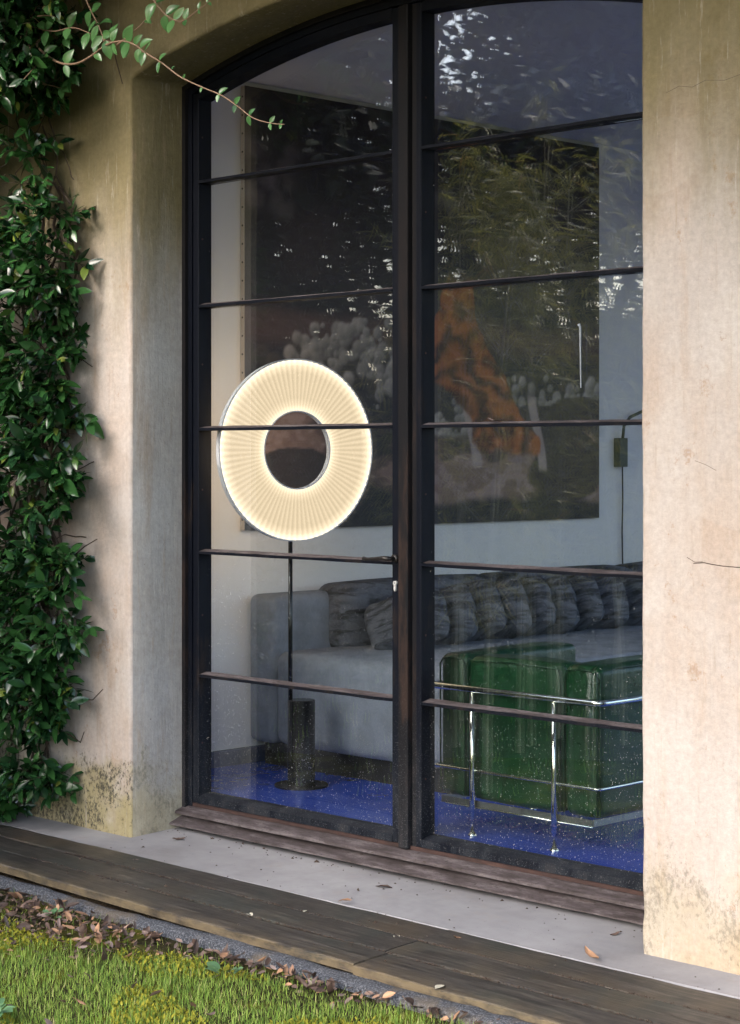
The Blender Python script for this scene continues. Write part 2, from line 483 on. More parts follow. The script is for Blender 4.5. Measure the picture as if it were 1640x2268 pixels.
# ------------------------------------------------------------------ mesh helpers
class MB:
    def __init__(self):
        self.v, self.f = [], []

    def add(self, vs, fs):
        o = len(self.v)
        self.v += [tuple(p) for p in vs]
        self.f += [tuple(i + o for i in f) for f in fs]
        return self

    def box(self, lo, hi):
        x0, y0, z0 = lo
        x1, y1, z1 = hi
        vs = [(x0, y0, z0), (x1, y0, z0), (x1, y1, z0), (x0, y1, z0), (x0, y0, z1), (x1, y0, z1), (x1, y1, z1), (x0, y1, z1)]
        return self.add(vs, [(3, 2, 1, 0), (4, 5, 6, 7), (0, 1, 5, 4), (1, 2, 6, 5), (2, 3, 7, 6), (3, 0, 4, 7)])

    def rbox(self, lo, hi, r, seg=3, warp=0.0, sub=0, seed=0):
        bm = bmesh.new()
        bmesh.ops.create_cube(bm, size=1.0)
        for v in bm.verts:
            v.co = Vector([lo[i] + (v.co[i] + 0.5) * (hi[i] - lo[i]) for i in range(3)])
        if sub:
            bmesh.ops.subdivide_edges(bm, edges=bm.edges[:], cuts=sub, use_grid_fill=True)
            bm.normal_update()
        edges = [e for e in bm.edges if len(e.link_faces) == 2 and e.calc_face_angle(0) > 0.5]
        bmesh.ops.bevel(bm, geom=edges, offset=r, segments=seg, profile=0.5, affect='EDGES', clamp_overlap=True)
        if warp:
            rs = np.random.default_rng(seed)
            ph = rs.uniform(0, 6, 9)
            c = [(lo[i] + hi[i]) / 2 for i in range(3)]
            h = [(hi[i] - lo[i]) / 2 for i in range(3)]
            for v in bm.verts:
                q = [(v.co[i] - c[i]) / h[i] for i in range(3)]
                # puff each side outwards in its middle
                for i in range(3):
                    j, k = (i + 1) % 3, (i + 2) % 3
                    a = max(0, 1 - q[j] ** 2) * max(0, 1 - q[k] ** 2)
                    s = (1 if q[i] > 0 else -1) * abs(q[i]) ** 3
                    v.co[i] += warp * s * a + warp * 0.25 * math.sin(q[j] * 3.1 + ph[i]) * math.sin(q[k] * 2.7 + ph[i + 3])
        bm.verts.index_update()
        vs = [v.co[:] for v in bm.verts]
        fs = [[v.index for v in f.verts] for f in bm.faces]
        bm.free()
        return self.add(vs, fs)

    def tube(self, pts, r, n=8, caps=True):
        pts = [Vector(p) for p in pts]
        rs = r if isinstance(r, (list, tuple)) else [r] * len(pts)
        o = len(self.v)
        up = None
        for i, p in enumerate(pts):
            a = pts[max(i - 1, 0)]
            b = pts[min(i + 1, len(pts) - 1)]
            d = (b - a)
            d = d.normalized() if d.length > 1e-9 else Vector((0, 0, 1))
            if up is None:
                up = Vector((0, 0, 1)) if abs(d.z) < 0.9 else Vector((1, 0, 0))
            s = d.cross(up)
            s = s.normalized() if s.length > 1e-6 else Vector((1, 0, 0))
            up = s.cross(d).normalized()
            for k in range(n):
                ang = 2 * PI * k / n
                self.v.append(tuple(p + (s * math.cos(ang) + up * math.sin(ang)) * rs[i]))
        for i in range(len(pts) - 1):
            for k in range(n):
                a = o + i * n + k
                b = o + i * n + (k + 1) % n
                self.f.append((a, b, b + n, a + n))
        if caps:
            self.f.append(tuple(o + k for k in range(n))[::-1])
            e = o + (len(pts) - 1) * n
            self.f.append(tuple(e + k for k in range(n)))
        return self

    def lathe(self, prof, c, n=32, axis='Z'):
        o = len(self.v)
        for (r, h) in prof:
            for k in range(n):
                a = 2 * PI * k / n
                if axis == 'Z':
                    self.v.append((c[0] + r * math.cos(a), c[1] + r * math.sin(a), c[2] + h))
                else:
                    self.v.append((c[0] + r * math.cos(a), c[1] + h, c[2] + r * math.sin(a)))
        for i in range(len(prof) - 1):
            for k in range(n):
                a = o + i * n + k
                b = o + i * n + (k + 1) % n
                self.f.append((a, b, b + n, a + n))
        return self

    def mesh(self, name, mats, smooth=False):
        me = bpy.data.meshes.new(name)
        me.from_pydata(self.v, [], self.f)
        bm = bmesh.new()
        bm.from_mesh(me)
        bmesh.ops.recalc_face_normals(bm, faces=bm.faces[:])
        bm.to_mesh(me)
        bm.free()
        for m in (mats if isinstance(mats, list) else [mats]):
            me.materials.append(m)
        if smooth:
            me.polygons.foreach_set('use_smooth', [True] * len(me.polygons))
        me.update()
        return me


def link(name, me, parent=None):
    o = bpy.data.objects.new(name, me)
    COL.objects.link(o)
    if parent is not None:
        o.parent = parent
        o.matrix_parent_inverse = Matrix.Translation(-parent_world(parent))
    return o


def parent_world(o):
    v = Vector(o.location)
    p = o.parent
    return v if p is None else v  # meshes of parts are kept in world coordinates, their own location is 0


def build(mb, name, mats, parent=None, smooth=False, auto=None):
    me = mb.mesh(name, mats, smooth)
    if auto is not None:
        for p in me.polygons:
            p.use_smooth = True
        me.set_sharp_from_angle(angle=math.radians(auto))
    return link(name, me, parent)


def tag(o, label=None, cat=None, group=None, kind=None):
    if label: o['label'] = label
    if cat: o['category'] = cat
    if group: o['group'] = group
    if kind: o['kind'] = kind
    return o


def empty(name, loc, label, cat, group=None):
    o = bpy.data.objects.new(name, None)
    o.empty_display_size = 0.1
    COL.objects.link(o)
    o.location = loc
    return tag(o, label, cat, group)


def scatter(name, tv, tf, R, P, mat, rnd=None, parent=None, smooth=True):
    """many copies of one small template in one mesh; R: (N,3,3), P: (N,3)"""
    tv = np.asarray(tv, float)
    N, n = len(P), len(tv)
    V = (np.einsum('nij,kj->nki', R, tv) + np.asarray(P)[:, None, :]).reshape(-1, 3)
    me = bpy.data.meshes.new(name)
    sizes = np.array([len(f) for f in tf])
    flat = np.concatenate([np.array(f) for f in tf])
    L = len(flat)
    loops = (flat[None, :] + (np.arange(N) * n)[:, None]).reshape(-1)
    starts1 = np.concatenate([[0], np.cumsum(sizes)[:-1]])
    starts = (starts1[None, :] + (np.arange(N) * L)[:, None]).reshape(-1)
    me.vertices.add(len(V))
    me.vertices.foreach_set('co', V.astype(np.float32).ravel())
    me.loops.add(len(loops))
    me.loops.foreach_set('vertex_index', loops.astype(np.int32))
    me.polygons.add(len(starts))
    me.polygons.foreach_set('loop_start', starts.astype(np.int32))
    me.polygons.foreach_set('use_smooth', np.full(len(starts), smooth))
    me.update(calc_edges=True)
    a = me.attributes.new('rnd', 'FLOAT', 'POINT')
    if rnd is None:
        rnd = rng.random(N)
    a.data.foreach_set('value', np.repeat(rnd, n).astype(np.float32))
    me.materials.append(mat)
    me.validate()
    return link(name, me, parent)


def frames(d, nrm, sx, sy=None):
    """rotation*scale matrices; local x along the leaf d, local z along its normal"""
    d = d / np.linalg.norm(d, axis=1, keepdims=True)
    y = np.cross(nrm, d)
    y /= np.linalg.norm(y, axis=1, keepdims=True) + 1e-9
    z = np.cross(d, y)
    sx = np.asarray(sx)
    sy = sx if sy is None else np.asarray(sy)
    return np.stack([d * sx[:, None], y * sy[:, None], z * sx[:, None]], axis=2)


def leaf_template(width=0.42, nseg=5, fold=0.12, droop=0.10):
    v, f = [], []
    for i in range(nseg + 1):
        u = i / nseg
        w = width * 0.5 * (math.sin(PI * u ** 0.85) ** 0.8) if 0 < u < 1 else 0.012
        z = -droop * u * u
        v += [(u, -w, z + fold * w * 2), (u, 0, z), (u, w, z + fold * w * 2)]
    for i in range(nseg):
        a = i * 3
        f += [(a, a + 3, a + 4, a + 1), (a + 1, a + 4, a + 5, a + 2)]
    return v, f


LEAF = leaf_template()
LEAF_LO = ([(0, 0, 0), (0.45, -0.24, 0.04), (0.5, 0.24, 0.04), (1, 0, -0.08)], [(0, 1, 3), (0, 3, 2)])
BAMBOO = ([(0, 0, 0), (0.3, -0.055, 0.0), (0.3, 0.055, 0.0), (0.65, -0.045, -0.06), (0.65, 0.045, -0.06), (1, 0, -0.2)], [(0, 1, 2), (1, 3, 4, 2), (3, 5, 4)])

# ------------------------------------------------------------------ large structure: facade
HW = 1.32                 # half width of the opening
ZS, RISE = 3.0, 0.19
AR = (HW * HW + RISE * RISE) / (2 * RISE)
DP = 0.285                # door plane behind the facade face
WT = 0.42                 # wall thickness


def arch_z(x, drop=0.0, hw=HW):
    return ZS + RISE - AR + math.sqrt(AR * AR - x * x) - drop


def opening_path(step=0.03, off=0.0, z0=-0.30, zdrop=None):
    """left foot -> up -> arch -> right foot; returns points (x,z) and outward normals"""
    hw = HW - off
    zd = off if zdrop is None else zdrop
    top = arch_z(hw) - zd
    pts, nr = [], []
    n = max(2, int((top - z0) / step))
    for i in range(n):
        pts.append((-hw, z0 + (top - z0) * i / n)); nr.append((-1, 0))
    m = int(2 * hw / step)
    for i in range(m + 1):
        x = -hw + 2 * hw * i / m
        pts.append((x, arch_z(x) - zd))
        a = Vector((x, 0, math.sqrt(AR * AR - x * x))).normalized()
        if i == 0: a = Vector((-1, 0, 1)).normalized()
        if i == m: a = Vector((1, 0, 1)).normalized()
        nr.append((a.x, a.z))
    for i in range(1, n + 1):
        pts.append((hw, top + (z0 - top) * i / n)); nr.append((1, 0))
    return pts, nr


facade = MB()
pts, nr = opening_path()
N = len(pts)
jit = np.convolve(rng.normal(0, 1, N + 8), np.ones(3) / 3, 'same')[4:4 + N]
jit2 = np.convolve(rng.normal(0, 1, N + 40), np.ones(14) / 14, 'same')[20:20 + N]
rings = []
for (y, o, ja) in ((0.0, 0.016, 1.0), (0.003, 0.006, 0.7), (0.012, 0.0, 0.5), (DP * 0.5, 0, 0.25), (WT, 0.0, 0.0)):
    ring = []
    for i, ((x, z), (nx, nz)) in enumerate(zip(pts, nr)):
        k = o + ja * (0.0018 * jit[i] + 0.0035 * jit2[i])
        chip = 0.012 * max(0, 1 - (z + 0.15) / 0.5) * max(0, jit[i]) * ja
        ring.append((x + nx * (k + chip), y, z + nz * (k + chip)))
    rings.append(ring)
base = 0
for ring in rings:
    facade.v += ring
nrev = 0
for r_i in range(len(rings) - 1):
    for i in range(N - 1):
        a = r_i * N + i
        facade.f.append((a, a + 1, a + N + 1, a + N))
nrev = len(facade.f)
mid_i = N // 2
o = len(facade.v)
XL, XR, ZB, ZT = -7.0, 6.0, -0.30, 5.2
facade.v += [(XL, 0, ZB), (XL, 0, ZT), (pts[mid_i][0], 0, ZT), (XR, 0, ZT), (XR, 0, ZB)]
facade.f.append(tuple(range(0, mid_i + 1)) + (o + 2, o + 1, o))
facade.f.append(tuple(range(mid_i, N)) + (o + 4, o + 3, o + 2))
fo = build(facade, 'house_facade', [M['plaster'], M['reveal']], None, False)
for i, p in enumerate(fo.data.polygons):
    k = i // (N - 1)
    if i < nrev and k >= 2:
        p.material_index = 1
    if i < nrev:
        p.use_smooth = True
tag(fo, 'weathered pink and ochre plaster wall with a segmental arched opening', 'wall')

M['crack'] = simple('dark_plaster_crack', (0.07, 0.05, 0.04), 0.9)
for pts_, r_c in (([(1.525, 0, 1.10), (1.565, 0, 1.1035), (1.60, 0, 1.099), (1.635, 0, 1.096), (1.70, 0, 1.094)], 0.0016), ([(1.50, 0, 1.118), (1.53, 0, 1.104), (1.56, 0, 1.106)], 0.0010),
                  ([(1.42, 0, 2.58), (1.47, 0, 2.595), (1.52, 0, 2.585), (1.57, 0, 2.60), (1.64, 0, 2.59), (1.70, 0, 2.60)], 0.0007),
                  ([(1.53, 0, 1.42), (1.57, 0, 1.408), (1.61, 0, 1.39)], 0.0007)):
    build(MB().tube(pts_, r_c, 6), 'crack', M['crack'], fo)

# interior side of that wall, other walls, floor, ceiling
WX = -1.745
RX1, RY1 = 3.2, 6.4
CZ = 3.178
mb = MB()
ring = [(x, WT + 0.003, z) for (x, z) in pts]
mb.v += ring
o = len(mb.v)
mb.v += [(WX, WT + 0.003, 0), (WX, WT + 0.003, 3.3), (pts[mid_i][0], WT + 0.003, 3.3), (RX1, WT + 0.003, 3.3), (RX1, WT + 0.003, 0)]
mb.f.append(tuple(range(0, mid_i + 1)) + (o + 2, o + 1, o))
mb.f.append(tuple(range(mid_i, N)) + (o + 4, o + 3, o + 2))
tag(build(mb, 'wall_front', M['white_wall']), kind='structure')
mb = MB().box((WX - 0.2, WT, -0.02), (WX, RY1, 3.4))
tag(build(mb, 'wall_left', M['white_wall']), kind='structure')
# back wall and right wall with big unseen openings added to brighten the room
def wall_with_hole(name, axis, pos, th, a0, a1, z0, z1, h0, h1, hz0, hz1):
    mb = MB()
    segs = [(a0, h0, z0, z1), (h1, a1, z0, z1), (h0, h1, z0, hz0), (h0, h1, hz1, z1)]
    for (u0, u1, w0, w1) in segs:
        if axis == 'x':
            mb.box((pos, u0, w0), (pos + th, u1, w1))
        else:
            mb.box((u0, pos, w0), (u1, pos + th, w1))
    return tag(build(mb, name, M['white_wall']), kind='structure')


wall_with_hole('wall_right', 'x', RX1, 0.2, WT + 0.01, RY1 + 0.2, -0.02, 3.4, 0.9, 6.0, 0.06, 3.1)
wall_with_hole('wall_back', 'y', RY1, 0.2, WX - 0.2, RX1 - 0.002, -0.02, 3.4, 0.4, 2.9, 0.06, 3.1)
tag(build(MB().box((WX - 0.2, 0.334, -0.06), (RX1 + 0.2, RY1 + 0.2, 0.0)), 'floor', M['floor']), kind='structure')
tag(build(MB().box((WX - 0.2, WT + 0.004, CZ), (RX1 + 0.2, RY1 + 0.2, CZ + 0.25)), 'ceiling', M['ceiling']), kind='structure')
sk = MB().box((WX + 0.001, WT + 0.004, 0.001), (WX + 0.012, RY1 - 0.003, 0.075))
tag(build(sk, 'skirting_board', M['skirting']), kind='structure')

# unseen eave added above the frame to shade the top of the wall
ev = empty('added_shade_eave', (0, -0.4, 3.75), 'added timber eave out of view, shading the wall above the arched opening', 'eave')
build(MB().box((-7, -1.16, 3.78), (6, -0.003, 3.82)), 'added_soffit', M['bark'], ev)
build(MB().box((-7, -1.20, 3.74), (6, -1.163, 3.98)), 'added_fascia', M['bark'], ev)
for x in np.arange(-6.8, 6, 0.8):
    build(MB().box((x, -1.155, 3.70), (x + 0.09, -0.004, 3.777)), 'added_rafter', M['bark'], ev)

# ground
mb = MB()
NXg = 60
mb.add([(-120, -120, -0.245), (120, -120, -0.245), (120, -0.66, -0.245), (-120, -0.66, -0.245)], [(0, 1, 2, 3)])
mb.add([(-120, -0.66, -0.246), (120, -0.66, -0.246), (120, 120, -0.246), (-120, 120, -0.246)], [(0, 1, 2, 3)])
tag(build(mb, 'lawn_ground', M['soil']), kind='structure')
bed = MB()
nb = 40
for i in range(nb):
    a = 2 * PI * i / nb
    bed.v.append((-4.6 + (4.0 + 0.25 * math.sin(5 * a)) * math.cos(a), -4.4 + (2.75 + 0.2 * math.sin(7 * a)) * math.sin(a), -0.238))
bed.f.append(tuple(range(nb)))
tag(build(bed, 'planting_bed_ground', M['bark']), kind='structure')
# slab
mb = MB()
ys_ = [-0.185, -0.181, -0.12, -0.04, 0.06, 0.18, 0.36]
nxs = 60
for i in range(nxs + 1):
    x = -7 + 13.0 * i / nxs
    mb.v.append((x, -0.185, -0.30))
    for j, y in enumerate(ys_):
        mb.v.append((x + 0.02 * rng.normal(), y, -0.152 + 0.0444 * y - (0.004 if j == 0 else 0) + 0.0006 * rng.normal()))
kk = len(ys_) + 1
for i in range(nxs):
    for j in range(kk - 1):
        a = i * kk + j
        mb.f.append((a, a + kk, a + kk + 1, a + 1))
tag(build(mb, 'concrete_threshold', M['concrete'], None, False, 30), kind='structure')
# sand strip under the deck and kerb
mb = MB()
n = 120
for i in range(n + 1):
    x = -4 + 8.0 * i / n
    a = 0.004 * rng.normal()
    mb.v += [(x, -0.40, -0.222 + a), (x, -0.60, -0.226 + a + 0.004 * rng.normal()), (x, -0.68, -0.232)]
for i in range(n):
    a = i * 3
    mb.f += [(a, a + 3, a + 4, a + 1), (a + 1, a + 4, a + 5, a + 2)]
tag(build(mb, 'sand_bed', M['sand'], None, True), kind='structure')
mb = MB()
n = 130
prof = [(0.0, -0.03), (0.004, 0.0), (0.25, 0.006), (0.75, 0.0), (0.95, -0.01), (1.0, -0.045)]
for i in range(n + 1):
    x = -4 + 8.0 * i / n
    wdt = 0.045 + 0.042 * max(0, min(1, (x + 1.3) / 2.2))
    back = -0.648 - 0.018 * max(0, (x + 0.2) / 1.4) + 0.006 * math.sin(x * 3.1) + 0.003 * rng.normal()
    zt = -0.214 + 0.003 * math.sin(x * 5 + 1) + 0.0015 * rng.normal()
    for (u, h) in prof:
        mb.v.append((x, back - u * wdt, zt + h + 0.001 * rng.normal()))
k = len(prof)
for i in range(n):
    for j in range(k - 1):
        a = i * k + j
        mb.f.append((a, a + k, a + k + 1, a + 1))
tag(build(mb, 'kerb', M['kerb'], None, True), kind='structure')

# ------------------------------------------------------------------ door frame and two door leaves
FR = 0.048                                     # frame face width
fr = empty('door_frame', (0, DP, -0.137), 'dark rusty steel frame with sill set in the arched opening', 'door frame')


def arch_band(off0, off1, y0, y1, z0, x_from=-9, x_to=9, step=0.06):
    """a steel section following the opening between two offsets"""
    mb = MB()
    A, _ = opening_path(step, off0, z0)
    ins = []
    hw1 = HW - off1
    for (x, z) in A:
        hw0 = HW - off0
        xx = x * hw1 / hw0
        if abs(abs(x) - hw0) < 1e-6 and z < arch_z(hw0) - off0 - 1e-6:
            zz = z0 + (z - z0) * (arch_z(hw1) - off1 - z0) / (arch_z(hw0) - off0 - z0)
        else:
            zz = arch_z(xx) - off1
        ins.append((xx, zz))
    sel = [(a, b) for a, b in zip(A, ins) if x_from <= a[0] <= x_to]
    for (a, b) in sel:
        mb.v += [(a[0], y0, a[1]), (b[0], y0, b[1]), (b[0], y1, b[1]), (a[0], y1, a[1])]
    for i in range(len(sel) - 1):
        for k in range(4):
            p = i * 4 + k
            q = i * 4 + (k + 1) % 4
            mb.f.append((p, q, q + 4, p + 4))
    e = (len(sel) - 1) * 4
    mb.f += [(3, 2, 1, 0), (e, e + 1, e + 2, e + 3)]
    return mb


build(arch_band(0.0, 0.022, DP - 0.012, DP + 0.10, -0.06), 'outer_frame', M['steel_rusty'], fr)
build(arch_band(0.0225, FR, DP + 0.004, DP + 0.10, -0.06), 'inner_frame', M['steel'], fr)
sl = MB()
prof = [(0.35, -0.052), (0.285, -0.052), (0.236, -0.068), (0.234, -0.080), (0.285, -0.086), (0.35, -0.086)]
def extrude_x(mb, prof, x0, x1, nx=1, jz=0.0, mid=None):
    o = len(mb.v)
    k = len(prof)
    for i in range(nx + 1):
        x = x0 + (x1 - x0) * i / nx
        for (y, z) in prof:
            mb.v.append((x, y + jz * rng.normal(), z + jz * rng.normal()))
    for i in range(nx):
        for j in range(k):
            a = o + i * k + j
            b = o + i * k + (j + 1) % k
            mb.f.append((a, b, b + k, a + k))
    e = o + nx * k
    mb.f += [tuple(range(o, o + k))[::-1], tuple(range(e, e + k))]
    return mb
build(extrude_x(sl, prof, -1.318, 1.318, 50, 0.0004), 'sill_ledge', M['sill'], fr)
lp = MB()
prof = [(0.33, -0.090), (0.27, -0.092), (0.205, -0.116), (0.203, -0.122), (0.27, -0.104), (0.33, -0.104)]
build(extrude_x(lp, prof, -1.319, 1.319, 50, 0.0006), 'drip_plate', M['sill'], fr)
build(MB().box((-1.317, 0.292, -0.051), (1.317, 0.335, -0.036)), 'threshold_strip', M['rust'], fr)
build(MB().box((-1.315, 0.30, -0.136), (1.315, 0.333, -0.105)), 'sill_riser', M['sill'], fr)

BARZ = [0.505, 1.025, 1.545, 2.065, 2.590]
LW = 0.037                                      # leaf stile face width
GY = DP + 0.05                                  # glass plane


def door_leaf(name, side, label):
    root = empty(name, (side * (HW - FR), DP, -0.035), label, 'door')
    xo = HW - FR - 0.003                        # outer edge
    if side < 0:
        x0, x1 = -xo, 0.014
        build(MB().rbox((-xo, DP + 0.006, -0.034), (-xo + LW, GY + 0.03, arch_z(xo) - FR - 0.004), 0.003, 1), 'stile', M['steel'], root)
        build(MB().rbox((-0.082, DP + 0.004, -0.034), (-0.0365, GY + 0.03, arch_z(0.06) - FR - 0.005), 0.003, 1), 'stile', M['steel'], root)
        build(MB().rbox((-0.036, DP - 0.010, -0.048), (0.014, DP + 0.03, arch_z(0.03) - FR - 0.005), 0.003, 1), 'cover_strip', M['steel_rusty'], root)
        gx0, gx1 = -xo + LW - 0.004, -0.078
    else:
        build(MB().rbox((0.021, DP + 0.008, -0.046), (0.0455, DP + 0.05, arch_z(0.04) - FR - 0.005), 0.002, 1), 'stile_lip', M['steel_rusty'], root)
        build(MB().rbox((0.046, DP + 0.002, -0.034), (0.073, GY + 0.03, arch_z(0.07) - FR - 0.005), 0.003, 1), 'stile', M['steel'], root)
        build(MB().rbox((xo - LW, DP + 0.006, -0.034), (xo, GY + 0.03, arch_z(xo) - FR - 0.004), 0.003, 1), 'stile', M['steel'], root)
        gx0, gx1 = 0.069, xo - LW + 0.004
    ix0, ix1 = gx0 + 0.004, gx1 - 0.004
    # bottom rail with a sloping top, arched head rail
    rail = MB()
    extrude_x(rail, [(DP + 0.004, -0.034), (DP + 0.004, -0.006), (GY - 0.004, 0.006), (GY + 0.03, 0.006), (GY + 0.03, -0.034)], ix0, ix1, 12)
    build(rail, 'bottom_rail', M['steel'], root)
    head = MB()
    nn = 24
    for i in range(nn + 1):
        x = ix0 + (ix1 - ix0) * i / nn
        zt = arch_z(x) - FR - 0.003
        head.v += [(x, DP + 0.006, zt), (x, DP + 0.006, zt - LW), (x, GY + 0.03, zt - LW), (x, GY + 0.03, zt)]
    for i in range(nn):
        for k in range(4):
            p = i * 4 + k; q = i * 4 + (k + 1) % 4
            head.f.append((p, q, q + 4, p + 4))
    head.f += [(3, 2, 1, 0), (nn * 4, nn * 4 + 1, nn * 4 + 2, nn * 4 + 3)]
    build(head, 'head_rail', M['steel'], root)
    # bars with a sloping putty fillet above
    for z in BARZ:
        b = MB()
        extrude_x(b, [(DP + 0.003, z - 0.0055), (DP + 0.003, z + 0.0055), (GY + 0.03, z + 0.0055), (GY + 0.03, z - 0.0055)], ix0, ix1, 10, 0.0005)
        bo = build(b, 'glazing_bar', M['steel'], root)
        pz = MB()
        extrude_x(pz, [(DP + 0.010, z + 0.0057), (GY - 0.0005, z + 0.0057), (GY - 0.0005, z + 0.0145), (GY - 0.006, z + 0.0138)], ix0, ix1, 16, 0.0008)
        build(pz, 'putty_fillet', M['sill'], bo)
    # panes
    zs = [0.004] + BARZ + [None]
    for i in range(6):
        z0 = zs[i] + (0.006 if i else 0)
        if zs[i + 1] is not None:
            z1 = zs[i + 1] - 0.006
            g = MB().box((gx0, GY, z0), (gx1, GY + 0.016, z1))
        else:
            g = MB()
            nn = 24
            for k in range(nn + 1):
                x = gx0 + (gx1 - gx0) * k / nn
                zt = arch_z(x) - FR - LW + 0.002
                g.v += [(x, GY, z0), (x, GY, zt), (x, GY + 0.016, zt), (x, GY + 0.016, z0)]
            for k in range(nn):
                for m in range(4):
                    p = k * 4 + m; q = k * 4 + (m + 1) % 4
                    g.f.append((p, q, q + 4, p + 4))
            g.f += [(3, 2, 1, 0), (nn * 4, nn * 4 + 1, nn * 4 + 2, nn * 4 + 3)]
        po = build(g, 'glass_pane', M['glass'], root)
        if side > 0 and i == 3:
            s = MB().tube([(0.794, GY - 0.001, 1.895), (0.800, GY - 0.001, 1.885), (0.801, GY - 0.001, 1.80), (0.803, GY - 0.001, 1.672)], [0.006, 0.004, 0.0028, 0.0022], 6)
            build(s, 'water_streak', M['streak'], po)
    # screws on the inner cheek
    cx = -xo + LW if side < 0 else 0.073
    for z in (0.22, 0.76, 1.29, 1.82, 2.35, 2.78):
        sc = MB().lathe([(0.0, 0.0), (0.004, 0.0), (0.004, 0.0015), (0.0, 0.002)], (0, 0, 0), 10)
        so = build(sc, 'screw', M['rust'], root)
        so.location = Vector((cx, GY - 0.022, z))
        so.rotation_euler = (0, PI / 2, 0)
    return root


dl = door_leaf('glazed_door', -1, 'left leaf of black steel glazed double door, with lever handle and keyhole')
dr = door_leaf('glazed_door', 1, 'right leaf of black steel glazed double door, in front of green armchair')
h = MB().tube([(-0.057, DP + 0.004, 1.045), (-0.057, DP - 0.012, 1.045)], 0.015, 14)
h.tube([(-0.057, DP - 0.012, 1.045), (-0.057, DP - 0.045, 1.045)], 0.008, 10)
h.tube([(-0.05, DP - 0.045, 1.046), (-0.08, DP - 0.046, 1.046), (-0.12, DP - 0.046, 1.042), (-0.165, DP - 0.045, 1.039), (-0.187, DP - 0.044, 1.041)], [0.0095, 0.009, 0.008, 0.007, 0.0085], 10)
build(h, 'lever_handle', M['iron'], dl, True)
k = MB()
out_ = []
for i in range(17):
    a = math.radians(-60 + 300 * i / 16)
    out_.append((-0.0595 + 0.0085 * math.cos(a), 0.951 + 0.0085 * math.sin(a)))
out_ += [(-0.0645, 0.925), (-0.062, 0.9215), (-0.0595, 0.9205), (-0.057, 0.9215), (-0.0545, 0.925)][0:5] if False else [(-0.0640, 0.926), (-0.0620, 0.9215), (-0.0595, 0.9200), (-0.0570, 0.9215), (-0.0550, 0.926)]
yy0, yy1 = DP - 0.0045, DP + 0.01
k.v = [(x, yy0, z) for x, z in out_] + [(x, yy1, z) for x, z in out_]
n_ = len(out_)
k.f = [tuple(range(n_))] + [(i, (i + 1) % n_, (i + 1) % n_ + n_, i + n_) for i in range(n_)]
lk = build(k, 'lock_cylinder', M['lock'], dl)
build(MB().box((-0.0645, DP - 0.0052, 0.9505), (-0.0555, DP - 0.0044, 0.9530)), 'keyhole', M['cord'], lk)

# ------------------------------------------------------------------ interior things
# --- painting
def vnoise(h, w, freq, seed, octv=5, asp=1.0):
    rs = np.random.default_rng(seed)
    out = np.zeros((h, w)); amp = 1.0; tot = 0
    for _ in range(octv):
        gy, gx = max(2, int(freq * asp) + 2), max(2, int(freq) + 2)
        g = rs.random((gy, gx))
        yy = np.linspace(0, gy - 1.001, h); xx = np.linspace(0, gx - 1.001, w)
        y0 = yy.astype(int); x0 = xx.astype(int)
        fy = (yy - y0)[:, None]; fx = (xx - x0)[None, :]
        fy = fy * fy * (3 - 2 * fy); fx = fx * fx * (3 - 2 * fx)
        a = g[y0][:, x0]; b = g[y0][:, x0 + 1]; c = g[y0 + 1][:, x0]; d = g[y0 + 1][:, x0 + 1]
        out += amp * ((a * (1 - fx) + b * fx) * (1 - fy) + (c * (1 - fx) + d * fx) * fy)
        tot += amp; amp *= 0.5; freq *= 2
    return out / tot


PW, PH = 340, 264
PZ0, PZ1, PY0, PY1 = 1.085, 3.152, 0.968, 3.588
U, Vv = np.meshgrid(np.linspace(0, 1, PW), np.linspace(0, 1, PH))      # u: left->right, v: bottom->top
nA = vnoise(PH, PW, 5, 1); nB = vnoise(PH, PW, 12, 2); nC = vnoise(PH, PW, 30, 3)


def sstep(x, a, b):
    q = np.clip((x - a) / (b - a), 0, 1)
    return q * q * (3 - 2 * q)


img = np.zeros((PH, PW, 3))
img[:] = (0.016, 0.011, 0.013)
def over(mask, colr):
    global img
    img = img * (1 - mask[..., None]) + np.asarray(colr) * mask[..., None]


over(sstep(nA, 0.45, 0.75) * 0.8, (0.034, 0.022, 0.024))
over(sstep(Vv + 0.05 * (nB - 0.5), 0.52, 0.47) * sstep(Vv, 0.40, 0.455), (0.055, 0.030, 0.026))
def puff(cx, cy, r, dark, light, soft=0.85, a=0.95):
    q = np.sqrt(((U - cx) * 1.27) ** 2 + (Vv - cy) ** 2 + 1e-9) / (r * (0.86 + 0.4 * (nC - 0.5) + 0.5 * (nB - 0.5)))
    m = sstep(q, 1.0, soft) * a
    lit = np.clip(0.5 + 0.5 * ((cx - U) * 0.7 * 1.27 + (Vv - cy) * 0.9) / r, 0, 1)
    lit = (lit * (0.7 + 0.6 * nC))[..., None]
    global img
    cc = np.asarray(dark) * (1 - lit) + np.asarray(light) * lit
    img = img * (1 - m[..., None]) + cc * m[..., None]


prs = np.random.default_rng(12)
# torn pale cloud at the upper left
for _ in range(14):
    puff(0.03 + prs.uniform(-0.03, 0.09), 0.80 + prs.uniform(-0.07, 0.07), prs.uniform(0.03, 0.055), (0.04, 0.030, 0.032), (0.12, 0.095, 0.095), 0.3, 0.5)
for _ in range(8):
    puff(0.50 + prs.uniform(-0.05, 0.05), 0.80 + prs.uniform(-0.04, 0.03), 0.035, (0.04, 0.032, 0.034), (0.09, 0.08, 0.08), 0.3, 0.4)
# low bank of brown cloud
for _ in range(60):
    puff(prs.uniform(0, 0.55), 0.36 + prs.uniform(-0.06, 0.06), prs.uniform(0.03, 0.06), (0.020, 0.014, 0.012), (0.055, 0.040, 0.032), 0.6, 0.7)
